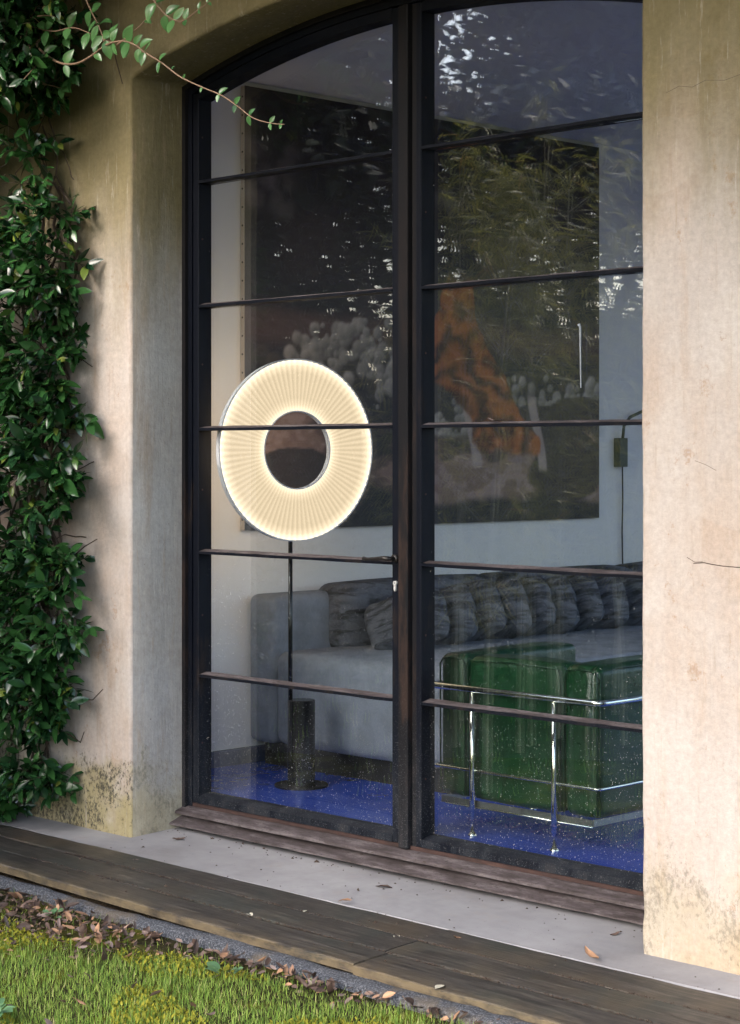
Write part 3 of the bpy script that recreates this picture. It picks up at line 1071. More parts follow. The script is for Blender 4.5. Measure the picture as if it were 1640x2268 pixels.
# cumulus column winding up and down to the right
pth = [(0.14, 0.40), (0.18, 0.44), (0.22, 0.465), (0.26, 0.47), (0.30, 0.46), (0.33, 0.43), (0.36, 0.39), (0.40, 0.34), (0.42, 0.29), (0.46, 0.26), (0.50, 0.25), (0.56, 0.27), (0.62, 0.30), (0.68, 0.31), (0.76, 0.32), (0.84, 0.33), (0.92, 0.34), (1.0, 0.33)]
for (cx, cy) in pth:
    for _ in range(20):
        puff(cx + prs.normal(0, 0.022), cy - 0.03 + prs.normal(0, 0.03), prs.uniform(0.010, 0.030), (0.028, 0.022, 0.019), (0.27, 0.235, 0.205), 0.55, 0.85)
# rocky ground in dark and ruddy bands
gl_ = 0.24 + 0.05 * (nA - 0.5) + 0.03 * np.sin(U * 9)
over(sstep(Vv, gl_ + 0.008, gl_ - 0.008), (0.055, 0.034, 0.028))
rk = vnoise(PH, PW, 7, 9, 6, 2.2)
gm = sstep(Vv, gl_ + 0.008, gl_ - 0.008)
over(gm * sstep(rk, 0.50, 0.62), (0.13, 0.080, 0.064))
over(gm * sstep(rk, 0.44, 0.36), (0.016, 0.011, 0.011))
over(gm * sstep(nC * 0.5 + rk * 0.5, 0.57, 0.66) * 0.6, (0.21, 0.15, 0.135))
over(sstep(Vv + 0.08 * (nA - 0.5), 0.075, 0.045), (0.012, 0.010, 0.012))
for (cx, cy, w, h_) in ((0.82, 0.245, 0.16, 0.055), (0.94, 0.26, 0.12, 0.07), (0.90, 0.13, 0.14, 0.09), (0.13, 0.14, 0.1, 0.05)):
    e_ = ((U - cx) / w) ** 2 + ((Vv - cy) / h_) ** 2 + 0.8 * (nB - 0.5)
    over(sstep(e_, 1.0, 0.8), (0.030, 0.020, 0.018))
# swirl of orange cloth, with folds, over pale upright strokes
for (cx, w) in ((0.595, 0.017), (0.795, 0.016)):
    b = 0.13 if cx < 0.7 else 0.12
    xo_ = cx + 0.02 * np.sin(Vv * 13)
    m = sstep(np.abs(U - xo_), w, w * 0.6) * sstep(Vv, b, b + 0.02) * sstep(Vv, 0.34, 0.30)
    over(m * 0.9, (0.24, 0.185, 0.165))
cxl = 0.565 + 0.15 * sstep(Vv, 0.42, 0.16)
wl = 0.055 + 0.10 * np.exp(-((Vv - 0.36) / 0.14) ** 2) + 0.05 * sstep(Vv, 0.26, 0.2)
wl = wl * (1 + 0.7 * (nB - 0.5))
q = np.abs(U - cxl + 0.04 * (nA - 0.5)) / (wl * 0.72)
m = sstep(q, 1.0, 0.88) * sstep(Vv + 0.04 * (nB - 0.5), 0.17, 0.19) * sstep(Vv, 0.63, 0.585)
fold = 0.5 + 0.5 * np.sin((U - cxl) * 60 + 22 * nA + 14 * Vv + 12 * nB)
fold = np.clip(0.04 + 1.25 * fold * (0.15 + 1.1 * nB) + 0.6 * (nC - 0.5), 0, 1)[..., None]
cc = np.asarray((0.035, 0.010, 0.005)) * (1 - fold) + np.asarray((0.25, 0.072, 0.018)) * fold
img = img * (1 - m[..., None]) + cc * m[..., None]
img *= (1.45 + 0.5 * nC)[..., None]

pt = empty('painting', (WX + 0.02, (PY0 + PY1) / 2, PZ0), 'large dark unframed oil painting on white wall, orange cloth among smoky clouds', 'painting')
me = bpy.data.meshes.new('picture')
xs = WX + 0.032
Yg_, Zg_ = PY0 + U * (PY1 - PY0), PZ0 + Vv * (PZ1 - PZ0)
Vt = np.stack([np.full_like(U, xs), Yg_, Zg_], -1).reshape(-1, 3)
idx = np.arange(PW * PH).reshape(PH, PW)
Fq = np.stack([idx[:-1, :-1], idx[:-1, 1:], idx[1:, 1:], idx[1:, :-1]], -1).reshape(-1, 4)
me.from_pydata(Vt.tolist(), [], Fq.tolist())
ca = me.color_attributes.new('paint', 'FLOAT_COLOR', 'POINT')
ca.data.foreach_set('color', np.concatenate([img, np.ones((PH, PW, 1))], -1).astype(np.float32).ravel())
me.materials.append(M['painting'])
link('picture', me, pt)
build(MB().box((WX + 0.004, PY0 + 0.001, PZ0 + 0.001), (WX + 0.031, PY1 - 0.001, PZ1 - 0.001)), 'stretcher', M['canvas'], pt)
tm = MB().lathe([(0.0, -0.003), (0.0045, -0.001), (0.005, 0.0)], (0, 0, 0), 8, 'Y').mesh('tack', M['tack'])
for i in range(24):
    o = link('tack', tm, pt)
    o.location = Vector((WX + 0.017, PY0 - 0.0005, PZ0 + 0.05 + i * 0.0855))

# --- ring floor lamp
LC = Vector((-1.105, 0.735, 1.458))
lm = empty('floor_lamp', (-1.09, 0.751, 0.0), 'lit ring shaped floor lamp with pleated shade on thin black pole', 'lamp')
nd = Vector((0.985, -0.17, 0)).normalized()      # face normal
td = Vector((-nd.y, nd.x, 0))
RO, RI, TH = 0.396, 0.166, 0.024


def ring_pt(r, a, w):
    return LC + td * (r * math.cos(a)) + Vector((0, 0, r * math.sin(a))) + nd * w


NPL = 84
for sgn in (1, -1):
    mb = MB(); glow = []
    radii = np.linspace(RI + 0.004, RO - 0.004, 9)
    for r in radii:
        for k in range(NPL * 2):
            a = 2 * PI * k / (NPL * 2)
            zig = 0.0045 if k % 2 else -0.0015
            mb.v.append(tuple(ring_pt(r, a, sgn * (TH / 2 - 0.004 + zig * (0.35 + 0.65 * r / RO)))))
            u = (r - RI) / (RO - RI)
            g = 0.36 + 0.62 * max(0, (u - 0.80) / 0.2) ** 1.3 + 0.42 * max(0, (0.20 - u) / 0.2) ** 1.3 + (0.09 if k % 2 else -0.05)
            glow.append(min(1.0, g))
    n2 = NPL * 2
    for i in range(len(radii) - 1):
        for k in range(n2):
            mb.f.append((i * n2 + k, i * n2 + (k + 1) % n2, (i + 1) * n2 + (k + 1) % n2, (i + 1) * n2 + k))
    so = build(mb, 'pleated_shade', M['shade'] if sgn > 0 else M['shade_back'], lm)
    ga = so.data.attributes.new('glow', 'FLOAT', 'POINT')
    ga.data.foreach_set('value', np.array(glow, np.float32))
for (ra, rb, nm) in ((RO - 0.006, RO, 'outer_rim'), (RI, RI + 0.005, 'inner_rim')):
    mb = MB()
    for k in range(96):
        a = 2 * PI * k / 96
        for (r, w) in ((ra, -TH / 2), (rb, -TH / 2), (rb, TH / 2), (ra, TH / 2)):
            mb.v.append(tuple(ring_pt(r, a, w)))
    for k in range(96):
        for j in range(4):
            mb.f.append((k * 4 + j, k * 4 + (j + 1) % 4, ((k + 1) % 96) * 4 + (j + 1) % 4, ((k + 1) % 96) * 4 + j))
    build(mb, nm, M['lamp_rim'], lm, False, 40)
build(MB().tube([(-1.123, 0.717, 0.30), (-1.123, 0.717, LC.z - RO + 0.004)], 0.0095, 14), 'pole', M['black_metal'], lm, True)
build(MB().lathe([(0, 0.376), (0.057, 0.376), (0.06, 0.373), (0.06, 0.012), (0.0, 0.012)], (-1.09, 0.751, 0.0), 40), 'base_cylinder', M['black_metal'], lm, False, 40)
build(MB().lathe([(0, 0.012), (0.114, 0.012), (0.117, 0.009), (0.117, 0.001), (0.0, 0.001)], (-1.09, 0.751, 0.0), 48), 'base_disc', M['black_metal'], lm, False, 40)

# --- sofa
sf = empty('sofa', (-1.05, 2.8, 0.0), 'deep grey upholstered sofa along the white wall below the painting', 'sofa')
SX0, SX1, SY0, SY1 = WX + 0.012, -0.33, 1.0, 4.7
build(MB().rbox((SX0, SY0, 0.105), (SX0 + 0.185, SY1, 0.79), 0.04, 4, 0.004, 3, 1), 'back_frame', M['fabric'], sf, True)
build(MB().rbox((SX0 + 0.187, SY0 - 0.004, 0.105), (SX1, SY1, 0.535), 0.055, 5, 0.008, 4, 2), 'seat', M['fabric'], sf, True)
build(MB().box((SX0 + 0.06, SY0 + 0.06, 0.001), (SX1 - 0.10, SY1 - 0.06, 0.104)), 'plinth', M['cord'], sf)
for (a, b, sd_) in ((1.36, 2.45, 3), (2.46, 3.58, 4), (3.59, 4.66, 5)):
    build(MB().rbox((SX0 + 0.05, a, 0.50), (SX0 + 0.31, b, 0.825), 0.075, 5, 0.014, 3, sd_), 'back_cushion', M['cushion'], sf, True)


def pillow_mesh(seed, w=0.48, h=0.45, t=0.19, n=14):
    rs = np.random.default_rng(seed)
    ph = rs.uniform(0, 6, 6)
    mb = MB()
    for s in (1, -1):
        o = len(mb.v)
        for i in range(n + 1):
            for j in range(n + 1):
                u = -1 + 2 * i / n; v = -1 + 2 * j / n
                th = t / 2 * (max(0, 1 - u ** 4)) ** 0.6 * (max(0, 1 - v ** 4)) ** 0.6
                cr = 0.012 * math.sin(5 * u + ph[0] + 3 * v) * math.sin(4 * v + ph[1]) + 0.006 * math.sin(11 * u * v + ph[2])
                rc = 1 - 0.20 * (u * v) ** 2
                x = u * w / 2 * rc * (1 - 0.06 * (1 - abs(v)) * abs(u) ** 3)
                z = v * h / 2 * rc * (1 - 0.05 * (1 - abs(u)) * abs(v) ** 3) + 0.012 * math.sin(3 * u + ph[3])
                mb.v.append((x, s * (th + (cr if 0 < i < n and 0 < j < n else 0)), z))
        for i in range(n):
            for j in range(n):
                a = o + i * (n + 1) + j
                q = (a, a + 1, a + n + 2, a + n + 1)
                mb.f.append(q if s > 0 else q[::-1])
    return mb.mesh('scatter_pillow', M['cushion'], True)


pms = [pillow_mesh(20 + i) for i in range(4)]
pil = [(1.47, 40, 0.33), (1.60, 22, 0.43), (1.80, 14, 0.45), (2.00, 18, 0.45), (2.20, 12, 0.46), (2.38, 15, 0.46), (2.56, 10, 0.46), (2.76, 14, 0.45), (2.96, 18, 0.44), (3.20, 26, 0.44)]
plab = ['rumpled round-looking grey pillow alone at the left end of the sofa',
        'first grey pillow right of the door mullion, half hidden by it',
        'second grey pillow in the leaning row, wide and plain beside the mullion',
        'third pillow in the leaning row on the sofa',
        'fourth pillow in the leaning row, above the back of the green armchair',
        'fifth pillow in the leaning row on the sofa, tightly overlapped',
        'sixth pillow in the leaning row on the sofa, tightly overlapped',
        'seventh pillow in the leaning row on the sofa',
        'eighth pillow in the leaning row, next to the last one',
        'last pillow at the right end of the leaning row, tilted on the seat']
for i, (y, rot, hh) in enumerate(pil):
    o = link('scatter_pillow', pms[i % 4])
    o.location = (-1.27 if i else -1.22, y, 0.535 + (0.115 if i else 0.115))
    if i == len(pil) - 1:
        o.location.z -= 0.01
    o.scale = (0.92, 0.95, hh / 0.45 * 0.70) if i else (0.62, 0.9, 0.60)
    lean = -14 if i else -20
    o.rotation_euler = Vector((0, 0, 0))
    m3 = Matrix.Rotation(math.radians(rot), 4, 'Z') @ Matrix.Rotation(math.radians(random.uniform(-26, -14)), 4, 'Y') @ Matrix.Rotation(math.radians(lean + random.uniform(-5, 5)), 4, 'X')
    o.rotation_euler = m3.to_euler()
    tag(o, plab[i], 'pillow', 'grey pillows along the sofa')

# --- green armchair, its back to the door
ch = empty('armchair', (0.375, 0.83, 0.0), 'green leather cube armchair with chrome tube frame, seen from behind', 'armchair')


def cush(lo, hi, nm, seed, pipe=True):
    c = build(MB().rbox(lo, hi, 0.042, 5, 0.008, 4, seed), nm, M['leather'], ch, True)
    return c


def piping(parent, pts, r=0.0035):
    build(MB().tube(pts, r, 6), 'seam_piping', M['piping'], parent, True)


aL = cush((-0.03, 0.50, 0.13), (0.112, 1.17, 0.675), 'arm_cushion', 31)
aR = cush((0.583, 0.50, 0.13), (0.752, 1.17, 0.678), 'arm_cushion', 32)
bk = cush((0.114, 0.499, 0.13), (0.581, 0.67, 0.672), 'back_cushion', 33)
st = cush((0.114, 0.672, 0.14), (0.581, 1.17, 0.44), 'seat_cushion', 34)
for (p, x0, x1) in ((bk, 0.122, 0.573), (aR, 0.592, 0.745), (aL, -0.022, 0.104)):
    zt = 0.664
    piping(p, [(x0, 0.497, 0.14), (x0, 0.494, zt - 0.03), (x0 + 0.012, 0.498, zt - 0.008), ((x0 + x1) / 2, 0.494, zt), (x1 - 0.012, 0.498, zt - 0.008), (x1, 0.494, zt - 0.03), (x1, 0.497, 0.14)])
piping(aR, [(0.749, 0.51, 0.14), (0.749, 0.51, 0.655), (0.752, 0.60, 0.668), (0.752, 1.1, 0.668)])
TX0, TX1, TY0, TY1 = -0.045, 0.79, 0.462, 1.19


def u_path(z, x0, x1, y0, y1, r=0.035):
    p = [(x0, y1, z), (x0, y0 + r, z)]
    for a in (200, 225, 250):
        p.append((x0 + r + r * math.cos(math.radians(a)), y0 + r + r * math.sin(math.radians(a)), z))
    p.append((x0 + r, y0, z)); p.append((x1 - r, y0, z))
    for a in (290, 315, 340):
        p.append((x1 - r + r * math.cos(math.radians(a)), y0 + r + r * math.sin(math.radians(a)), z))
    p += [(x1, y0 + r, z), (x1, y1, z)]
    return p


build(MB().tube(u_path(0.553, TX0, TX1, TY0, TY1), 0.0125, 12), 'top_rail', M['chrome'], ch, True)
build(MB().tube(u_path(0.245, -0.036, 0.775, 0.470, TY1, 0.02), 0.006, 8), 'lower_rail', M['chrome'], ch, True)
bf = MB()
for (lo, hi) in (((-0.01, 0.488, 0.104), (0.73, 0.492, 0.128)), ((0.728, 0.494, 0.104), (0.733, 1.15, 0.128)), ((-0.01, 0.494, 0.104), (-0.006, 1.15, 0.128))):
    bf.box(lo, hi)
build(bf, 'base_frame', M['frame_dark'], ch)
build(MB().tube([(0.02, 0.482, 0.104), (0.735, 0.482, 0.104)], 0.0045, 8), 'base_rod', M['chrome'], ch, True)
for (lx, ly) in ((0.170, 0.466), (0.571, 0.466), (0.785, 1.06), (-0.04, 1.06)):
    lg = build(MB().tube([(lx, ly, 0.006), (lx, ly, 0.543)], 0.0115, 14), 'leg', M['chrome'], ch, True)
    build(MB().lathe([(0, 0.006), (0.016, 0.006), (0.017, 0.003), (0.017, 0.0005), (0, 0.0005)], (lx, ly, 0), 18), 'foot', M['chrome'], lg, False, 40)

# --- wall lamp with cord
wl_ = empty('wall_lamp', (WX, 3.79, 1.45), 'small olive wall lamp with curved arm and black hanging cord', 'lamp')
build(MB().rbox((WX + 0.002, 3.755, 1.368), (WX + 0.05, 3.825, 1.532), 0.004, 2), 'bracket', M['olive_metal'], wl_)
build(MB().tube([(WX + 0.04, 3.79, 1.53), (WX + 0.045, 3.795, 1.60), (WX + 0.06, 3.83, 1.65), (WX + 0.09, 3.91, 1.685), (WX + 0.13, 4.04, 1.70), (WX + 0.17, 4.2, 1.70)], 0.009, 10), 'arm', M['olive_metal'], wl_, True)
build(MB().tube([(WX + 0.02, 3.812, 1.37), (WX + 0.02, 3.815, 1.2), (WX + 0.018, 3.812, 1.0), (WX + 0.016, 3.82, 0.80), (WX + 0.016, 3.82, 0.70)], 0.0045, 6), 'cord', M['cord'], wl_, True)
build(MB().lathe([(0.02, 0.05), (0.055, 0.0), (0.053, 0.0), (0.018, 0.048)], (WX + 0.17, 4.2, 1.65), 20), 'lamp_shade', M['olive_metal'], wl_, True)

# ------------------------------------------------------------------ timber deck
dk = empty('timber_deck', (0, -0.43, -0.20), 'dark wet timber boardwalk strip along the concrete threshold', 'deck')


def plank(x0, x1, y0, y1, seed, front):
    rs = np.random.default_rng(seed)
    nx = max(3, int((x1 - x0) / 0.12))
    mb = MB()
    ph = rs.uniform(0, 6, 4)
    edge = []
    for i in range(nx + 1):
        x = x0 + (x1 - x0) * i / nx
        sag = 0.011 * (x + 1.28) / 0.48
        zt = -0.158 + 0.002 * math.sin(x * 1.7 + ph[0]) + 0.0007 * rs.normal() + rs.normal() * 0.0003
        dy = 0.0015 * math.sin(x * 2.3 + ph[1]) + 0.0006 * rs.normal()
        cr = 0.0035
        for (yy, zz, e) in ((y1 + dy, zt - 0.030, 0), (y1 + dy, zt - 0.004, 0), (y1 - 0.005 + dy, zt, 0), ((y0 + y1) / 2, zt + 0.001, 0), (y0 + 0.005 + dy, zt, 0.5 * front), (y0 + dy, zt - 0.004, front), (y0 + dy, zt - 0.016, front), (y0 + dy, zt - 0.030, front)):
            mb.v.append((x, yy, zz - sag * (-0.19 - yy))); edge.append(e)
    k = 8
    for i in range(nx):
        for j in range(k):
            a = i * k + j; b = i * k + (j + 1) % k
            mb.f.append((a, a + k, b + k, b))
    mb.f += [tuple(range(k)), tuple(range(nx * k, nx * k + k))[::-1]]
    o = build(mb, 'plank', M['timber'], dk)
    at = o.data.attributes.new('edge', 'FLOAT', 'POINT')
    at.data.foreach_set('value', np.array(edge, np.float32))
    return o


plank(-4.6, 0.665, -0.345, -0.190, 1, 0); plank(0.669, 4.8, -0.346, -0.191, 2, 0)
plank(-4.6, 0.672, -0.508, -0.350, 3, 0); plank(0.676, 4.8, -0.507, -0.350, 4, 0)
plank(-4.6, 0.690, -0.668, -0.512, 5, 1); plank(0.697, 4.8, -0.676, -0.512, 6, 1)
for x in np.arange(-3.5, 4, 0.9):
    build(MB().box((x, -0.64, -0.245), (x + 0.05, -0.20, -0.24)), 'bearer', M['bark'], dk)

# ------------------------------------------------------------------ climbing vine
VZ = [(3.55, 215), (3.37, 215), (3.02, 190), (2.96, 120), (2.79, 110), (2.55, 120), (2.49, 165), (2.22, 170), (2.03, 165), (1.97, 118), (1.89, 150), (1.72, 172), (1.64, 165), (1.34, 183), (1.27, 150), (1.11, 110), (1.0, 180), (0.69, 178), (0.53, 150), (0.44, 165), (0.34, 130), (0.2, 90), (0.075, 138), (0.0, 110), (-0.08, 50), (-0.14, 36)]


def vine_edge(z):
    for (za, a), (zb, b) in zip(VZ[:-1], VZ[1:]):
        if za >= z >= zb:
            q = (za - z) / (za - zb)
            return -2.085 + 0.0033 * (a + (b - a) * q) + 0.028 * math.sin(z * 21) + 0.02 * math.sin(z * 47 + 1)
    return -2.0


vine = empty('climbing_vine', (-2.3, 0.0, -0.15), 'glossy dark green climbing vine covering the wall left of the door', 'vine')
LD, LN, LPs, LS, LR = [], [], [], [], []          # mature leaves
YD, YN, YP, YS = [], [], [], []                   # young bright leaves
stems = MB(); ystems = MB()


def add_leaf(store, p, d, up, s):
    d = Vector(d).normalized()
    n = Vector(up) - d * d.dot(Vector(up))
    if n.length < 1e-3:
        n = Vector((0, -1, 0))
    store[0].append(d[:]); store[1].append(n.normalized()[:]); store[2].append(tuple(p)); store[3].append(s)


def shoot(p, d, length, size, store, stem_mb, rad, droop=0.5, gap=0.036, upb=(0, -0.7, 0.7)):
    p = Vector(p); d = Vector(d).normalized()
    n = max(2, int(length / gap))
    path = [p.copy()]
    roll = random.uniform(0, PI)
    for i in range(n):
        d = (d + Vector((random.gauss(0, 0.10), random.gauss(0, 0.08), -droop * gap * 2.2 + random.gauss(0, 0.08)))).normalized()
        p = p + d * gap
        if p.y > -0.015: p.y = -0.015
        path.append(p.copy())
        roll += PI / 2 + random.gauss(0, 0.3)
        s = d.cross(Vector((0, 0, 1)))
        s = s.normalized() if s.length > 0.05 else Vector((1, 0, 0))
        u2 = s.cross(d)
        axis = s * math.cos(roll) + u2 * math.sin(roll)
        for sg in (1, -1):
            if random.random() < 0.1: continue
            ld = d * 0.75 + axis * sg * 0.9 + Vector((0, -0.15, -0.12))
            up = Vector(upb) + Vector((random.gauss(0, 0.35), random.gauss(0, 0.35), random.gauss(0, 0.35)))
            add_leaf(store, p, ld, up, size * random.uniform(0.7, 1.2))
    add_leaf(store, p, d + Vector((0, -0.2, 0)), upb, size * 0.9)
    if stem_mb is not None:
        stem_mb.tube(path, [rad * (1 - 0.6 * i / len(path)) for i in range(len(path))], 4, False)
    return path


mature = (LD, LN, LPs, LS); young = (YD, YN, YP, YS)
for _ in range(1500):
    z = random.uniform(-0.12, 3.75)
    e = vine_edge(z)
    thin = 0.30 if (2.0 < z < 2.12 or 1.9 < z < 1.99 or 1.10 < z < 1.22 or 0.2 < z < 0.32) else (0.24 if 2.45 < z < 2.98 else 1.0)
    x = e - 0.10 - abs(random.gauss(0, 1)) * 0.42 if random.random() < 0.75 else random.uniform(-3.3, e - 0.1)
    if x > e - 0.5 and random.random() > thin: continue
    depth = random.uniform(0.02, 0.13) + 0.13 * min(1, max(0, (e - x) / 0.5))
    if z > 2.95: depth += random.uniform(0, 0.10)
    d = (random.uniform(-0.5, 0.8), random.uniform(-1.2, -0.1), random.uniform(-0.5, 0.5))
    shoot((x, -depth, z), d, random.uniform(0.08, 0.20), random.choice((0.05, 0.07, 0.085, 0.1)) * random.uniform(0.9, 1.1), mature, stems, 0.0022, 0.6, random.uniform(0.03, 0.05))
for _ in range(420):
    z = random.uniform(3.0, 3.7); x = random.uniform(-3.0, vine_edge(z) - 0.12)
    shoot((x, -random.uniform(0.15, 0.48), z), (random.uniform(-0.3, 0.8), random.uniform(-1, 0.1), random.uniform(-0.9, 0.2)), random.uniform(0.1, 0.2), random.uniform(0.062, 0.09), mature, stems, 0.0022, 0.8)
# sprays that reach the outline
for (z, a) in VZ[3:]:
    for _ in range(5):
        zz = z + random.uniform(-0.09, 0.05)
        e = vine_edge(zz)
        shoot((e - 0.19, -random.uniform(0.03, 0.16), zz + 0.03), (1, random.uniform(-0.5, 0.0), random.uniform(-0.6, 0.2)), random.uniform(0.12, 0.2), random.uniform(0.065, 0.085), mature, stems, 0.0022, 0.7)
for z in np.arange(-0.05, 3.5, 0.06):
    e = vine_edge(z)
    thin = 0.25 if 2.5 < z < 2.98 else 0.8
    if random.random() < thin:
        shoot((e - 0.25, -random.uniform(0.02, 0.10), z), (0.8, random.uniform(-0.5, 0.0), random.uniform(-0.6, 0.4)), 0.14, 0.066, mature, stems, 0.0022, 0.7)
# woody stems on the wall
for i in range(22):
    x = -1.78 - abs(random.gauss(0, 0.22)); z = random.uniform(-0.15, 1.8)
    path = []
    top = z + random.uniform(0.8, 2.2)
    xx = x
    while z < min(top, 3.6):
        xx = min(xx + random.gauss(0, 0.022), vine_edge(z) - 0.06)
        path.append((xx, -0.012 - abs(random.gauss(0, 0.02)), z)); z += 0.06
    if len(path) > 3:
        stems.tube(path, random.uniform(0.003, 0.008), 6, False)
for i in range(13):
    z = random.choice([random.uniform(1.86, 2.02), random.uniform(2.3, 2.9), random.uniform(0.1, 3.0)])
    e = vine_edge(z)
    x0 = e - random.uniform(0.15, 0.4)
    path = [(x0, -0.02, z)]
    d = Vector((1, 0, random.uniform(-0.5, 0.5)))
    for _ in range(7):
        d = (d + Vector((0, random.gauss(0, 0.15), random.gauss(0, 0.3)))).normalized()
        q = Vector(path[-1]) + d * random.uniform(0.03, 0.05)
        q.y = min(q.y, -0.008); q.x = min(q.x, vine_edge(q.z) + 0.10)
        path.append(tuple(q))
    stems.tube(path, 0.0024, 5, False)
# three bare tendrils and the hanging twig in front of the arch
for p in ([(-1.80, -0.03, 0.93), (-1.66, -0.05, 1.0), (-1.56, -0.06, 1.05), (-1.47, -0.06, 1.085)],
          [(-1.75, -0.04, 0.43), (-1.62, -0.06, 0.40), (-1.50, -0.06, 0.41), (-1.43, -0.06, 0.46)],
          [(-1.78, -0.04, 0.26), (-1.66, -0.05, 0.24), (-1.60, -0.05, 0.22), (-1.56, -0.06, 0.27)],
          [(-0.20, -0.06, 3.36), (-0.13, -0.06, 3.30), (-0.08, -0.06, 3.255), (0.01, -0.07, 3.20), (0.055, -0.07, 3.15), (0.065, -0.07, 3.09)],
          [(-1.40, -0.04, 3.25), (-1.37, -0.05, 3.12), (-1.36, -0.04, 3.06), (-1.31, -0.05, 2.97)],
          [(-0.95, -0.08, 3.5), (-0.9, -0.08, 3.38), (-0.87, -0.08, 3.31)]):
    stems.tube(p, [0.0035 - 0.0018 * i / len(p) for i in range(len(p))], 6)


# the long bright shoots hanging free of the wall
def spline(pts, n):
    out = []
    P = [Vector(p) for p in pts]
    P = [P[0] * 2 - P[1]] + P + [P[-1] * 2 - P[-2]]
    for i in range(1, len(P) - 2):
        for k in range(n):
            q = k / n
            a, b, c, d = P[i - 1], P[i], P[i + 1], P[i + 2]
            out.append(0.5 * ((2 * b) + (c - a) * q + (2 * a - 5 * b + 4 * c - d) * q * q + (3 * b - a - 3 * c + d) * q ** 3))
    out.append(P[-2])
    return out


def runner(pts, rad, leaves):
    path = spline(pts, 8)
    n = len(path)
    ystems.tube(path, [rad * (1 - 0.7 * i / n) for i in range(n)], 7)
    for (fr_, s, kind) in leaves:
        i = min(n - 2, int(fr_ * (n - 1)))
        d = (path[i + 1] - path[i]).normalized()
        s_ = d.cross(Vector((0, -1, 0.2))).normalized()
        for sg in ((1, -1) if kind == 2 else (random.choice((1, -1)),)):
            ld = d * 0.55 + s_ * sg * 1.0 + Vector((0, random.gauss(-0.15, 0.2), 0.1))
            add_leaf(young, path[i], ld, Vector((0.35, -0.8, 0.35)) + Vector([random.gauss(0, 0.25) for _ in range(3)]), s * random.uniform(0.85, 1.15))


YD0 = -0.30
main = [(-1.62, YD0 + 0.1, 3.20), (-1.56, YD0, 3.13), (-1.43, YD0, 3.045), (-1.30, YD0, 3.015), (-1.19, YD0, 3.03), (-1.09, YD0, 3.06), (-0.985, YD0, 3.06), (-0.90, YD0, 3.03), (-0.846, YD0, 2.996), (-0.74, YD0, 2.94), (-0.626, YD0, 2.87), (-0.50, YD0, 2.815), (-0.389, YD0, 2.77), (-0.30, YD0, 2.72), (-0.212, YD0, 2.665), (-0.12, YD0, 2.635), (-0.041, YD0, 2.62)]
lv = [(0.10, 0.06, 2), (0.16, 0.06, 2), (0.27, 0.055, 2), (0.34, 0.06, 2), (0.385, 0.07, 2), (0.405, 0.075, 2), (0.43, 0.06, 1), (0.47, 0.062, 2), (0.50, 0.05, 2), (0.555, 0.042, 2), (0.60, 0.026, 1), (0.64, 0.022, 1), (0.69, 0.022, 1), (0.745, 0.038, 2), (0.81, 0.036, 2), (0.86, 0.036, 2), (0.94, 0.030, 2), (0.99, 0.020, 2)]
runner(main, 0.0052, lv)
runner([(-1.02, YD0, 3.05), (-0.93, YD0, 3.08), (-0.84, YD0, 3.12), (-0.78, YD0, 3.18), (-0.74, YD0, 3.26)], 0.004, [(0.5, 0.05, 1), (0.95, 0.06, 2)])
runner([(-0.82, YD0, 3.22), (-0.735, YD0, 3.135), (-0.66, YD0, 3.09), (-0.60, YD0, 3.082), (-0.52, YD0, 3.109), (-0.46, YD0, 3.13), (-0.40, YD0, 3.20)], 0.0036, [(0.1, 0.07, 2), (0.22, 0.07, 2), (0.33, 0.06, 2), (0.5, 0.05, 2), (0.68, 0.036, 2), (0.82, 0.026, 2)])
runner([(-1.80, YD0, 3.30), (-1.62, YD0, 3.22), (-1.45, YD0, 3.17), (-1.30, YD0, 3.16), (-1.12, YD0, 3.09), (-1.03, YD0, 3.06)], 0.004, [(0.2, 0.07, 2), (0.35, 0.07, 2), (0.55, 0.07, 2), (0.7, 0.072, 2), (0.85, 0.075, 2)])
runner([(-1.25, YD0, 3.30), (-1.18, YD0, 3.20), (-1.13, YD0, 3.13), (-1.10, YD0, 3.07)], 0.004, [(0.3, 0.075, 2), (0.6, 0.08, 2), (0.85, 0.07, 2)])
for _ in range(30):
    x = random.uniform(-2.1, -1.38); z = random.uniform(2.93, 3.32)
    shoot((x, -0.30 + random.uniform(-0.06, 0.08), z), (random.uniform(0.0, 1), random.uniform(-0.7, 0.2), random.uniform(-0.8, 0.3)), 0.13, random.uniform(0.055, 0.075), young if random.random() < 0.45 else mature, ystems, 0.0026, 0.8)

so = build(stems, 'woody_stem', M['stem'], vine, True)
build(ystems, 'green_shoot', M['young_stem'], vine, True)


def arr(st):
    return np.array(st[0]), np.array(st[1]), np.array(st[2]), np.array(st[3])


# pick the 300 leaves that show largest as parts of their own, the rest joined
d_, n_, p_, s_ = arr(mature)
vis = (p_[:, 0] > -2.08) & (p_[:, 2] < 3.4) & (p_[:, 2] > -0.15)
score = np.where(vis, s_ * (1 + 3.0 * (-p_[:, 1])) + 0.02 * (p_[:, 0] > -1.7), -1)
ny = len(YD)
take = max(0, 300 - ny)
order = np.argsort(-score)
single = order[:take]; rest = order[take:]
lvm = []
for i in range(6):
    for key in ('vine_leaf', 'young_leaf'):
        tv, tf = leaf_template((0.38 if key == 'vine_leaf' else 0.5) + 0.02 * i, 5, 0.10 + 0.03 * i, 0.05 + 0.04 * i)
        mb = MB().add(tv, tf)
        me = mb.mesh('leaf', M[key], True)
        at = me.attributes.new('rnd', 'FLOAT', 'POINT')
        at.data.foreach_set('value', np.full(len(tv), 0.1, np.float32))
        lvm.append(me)


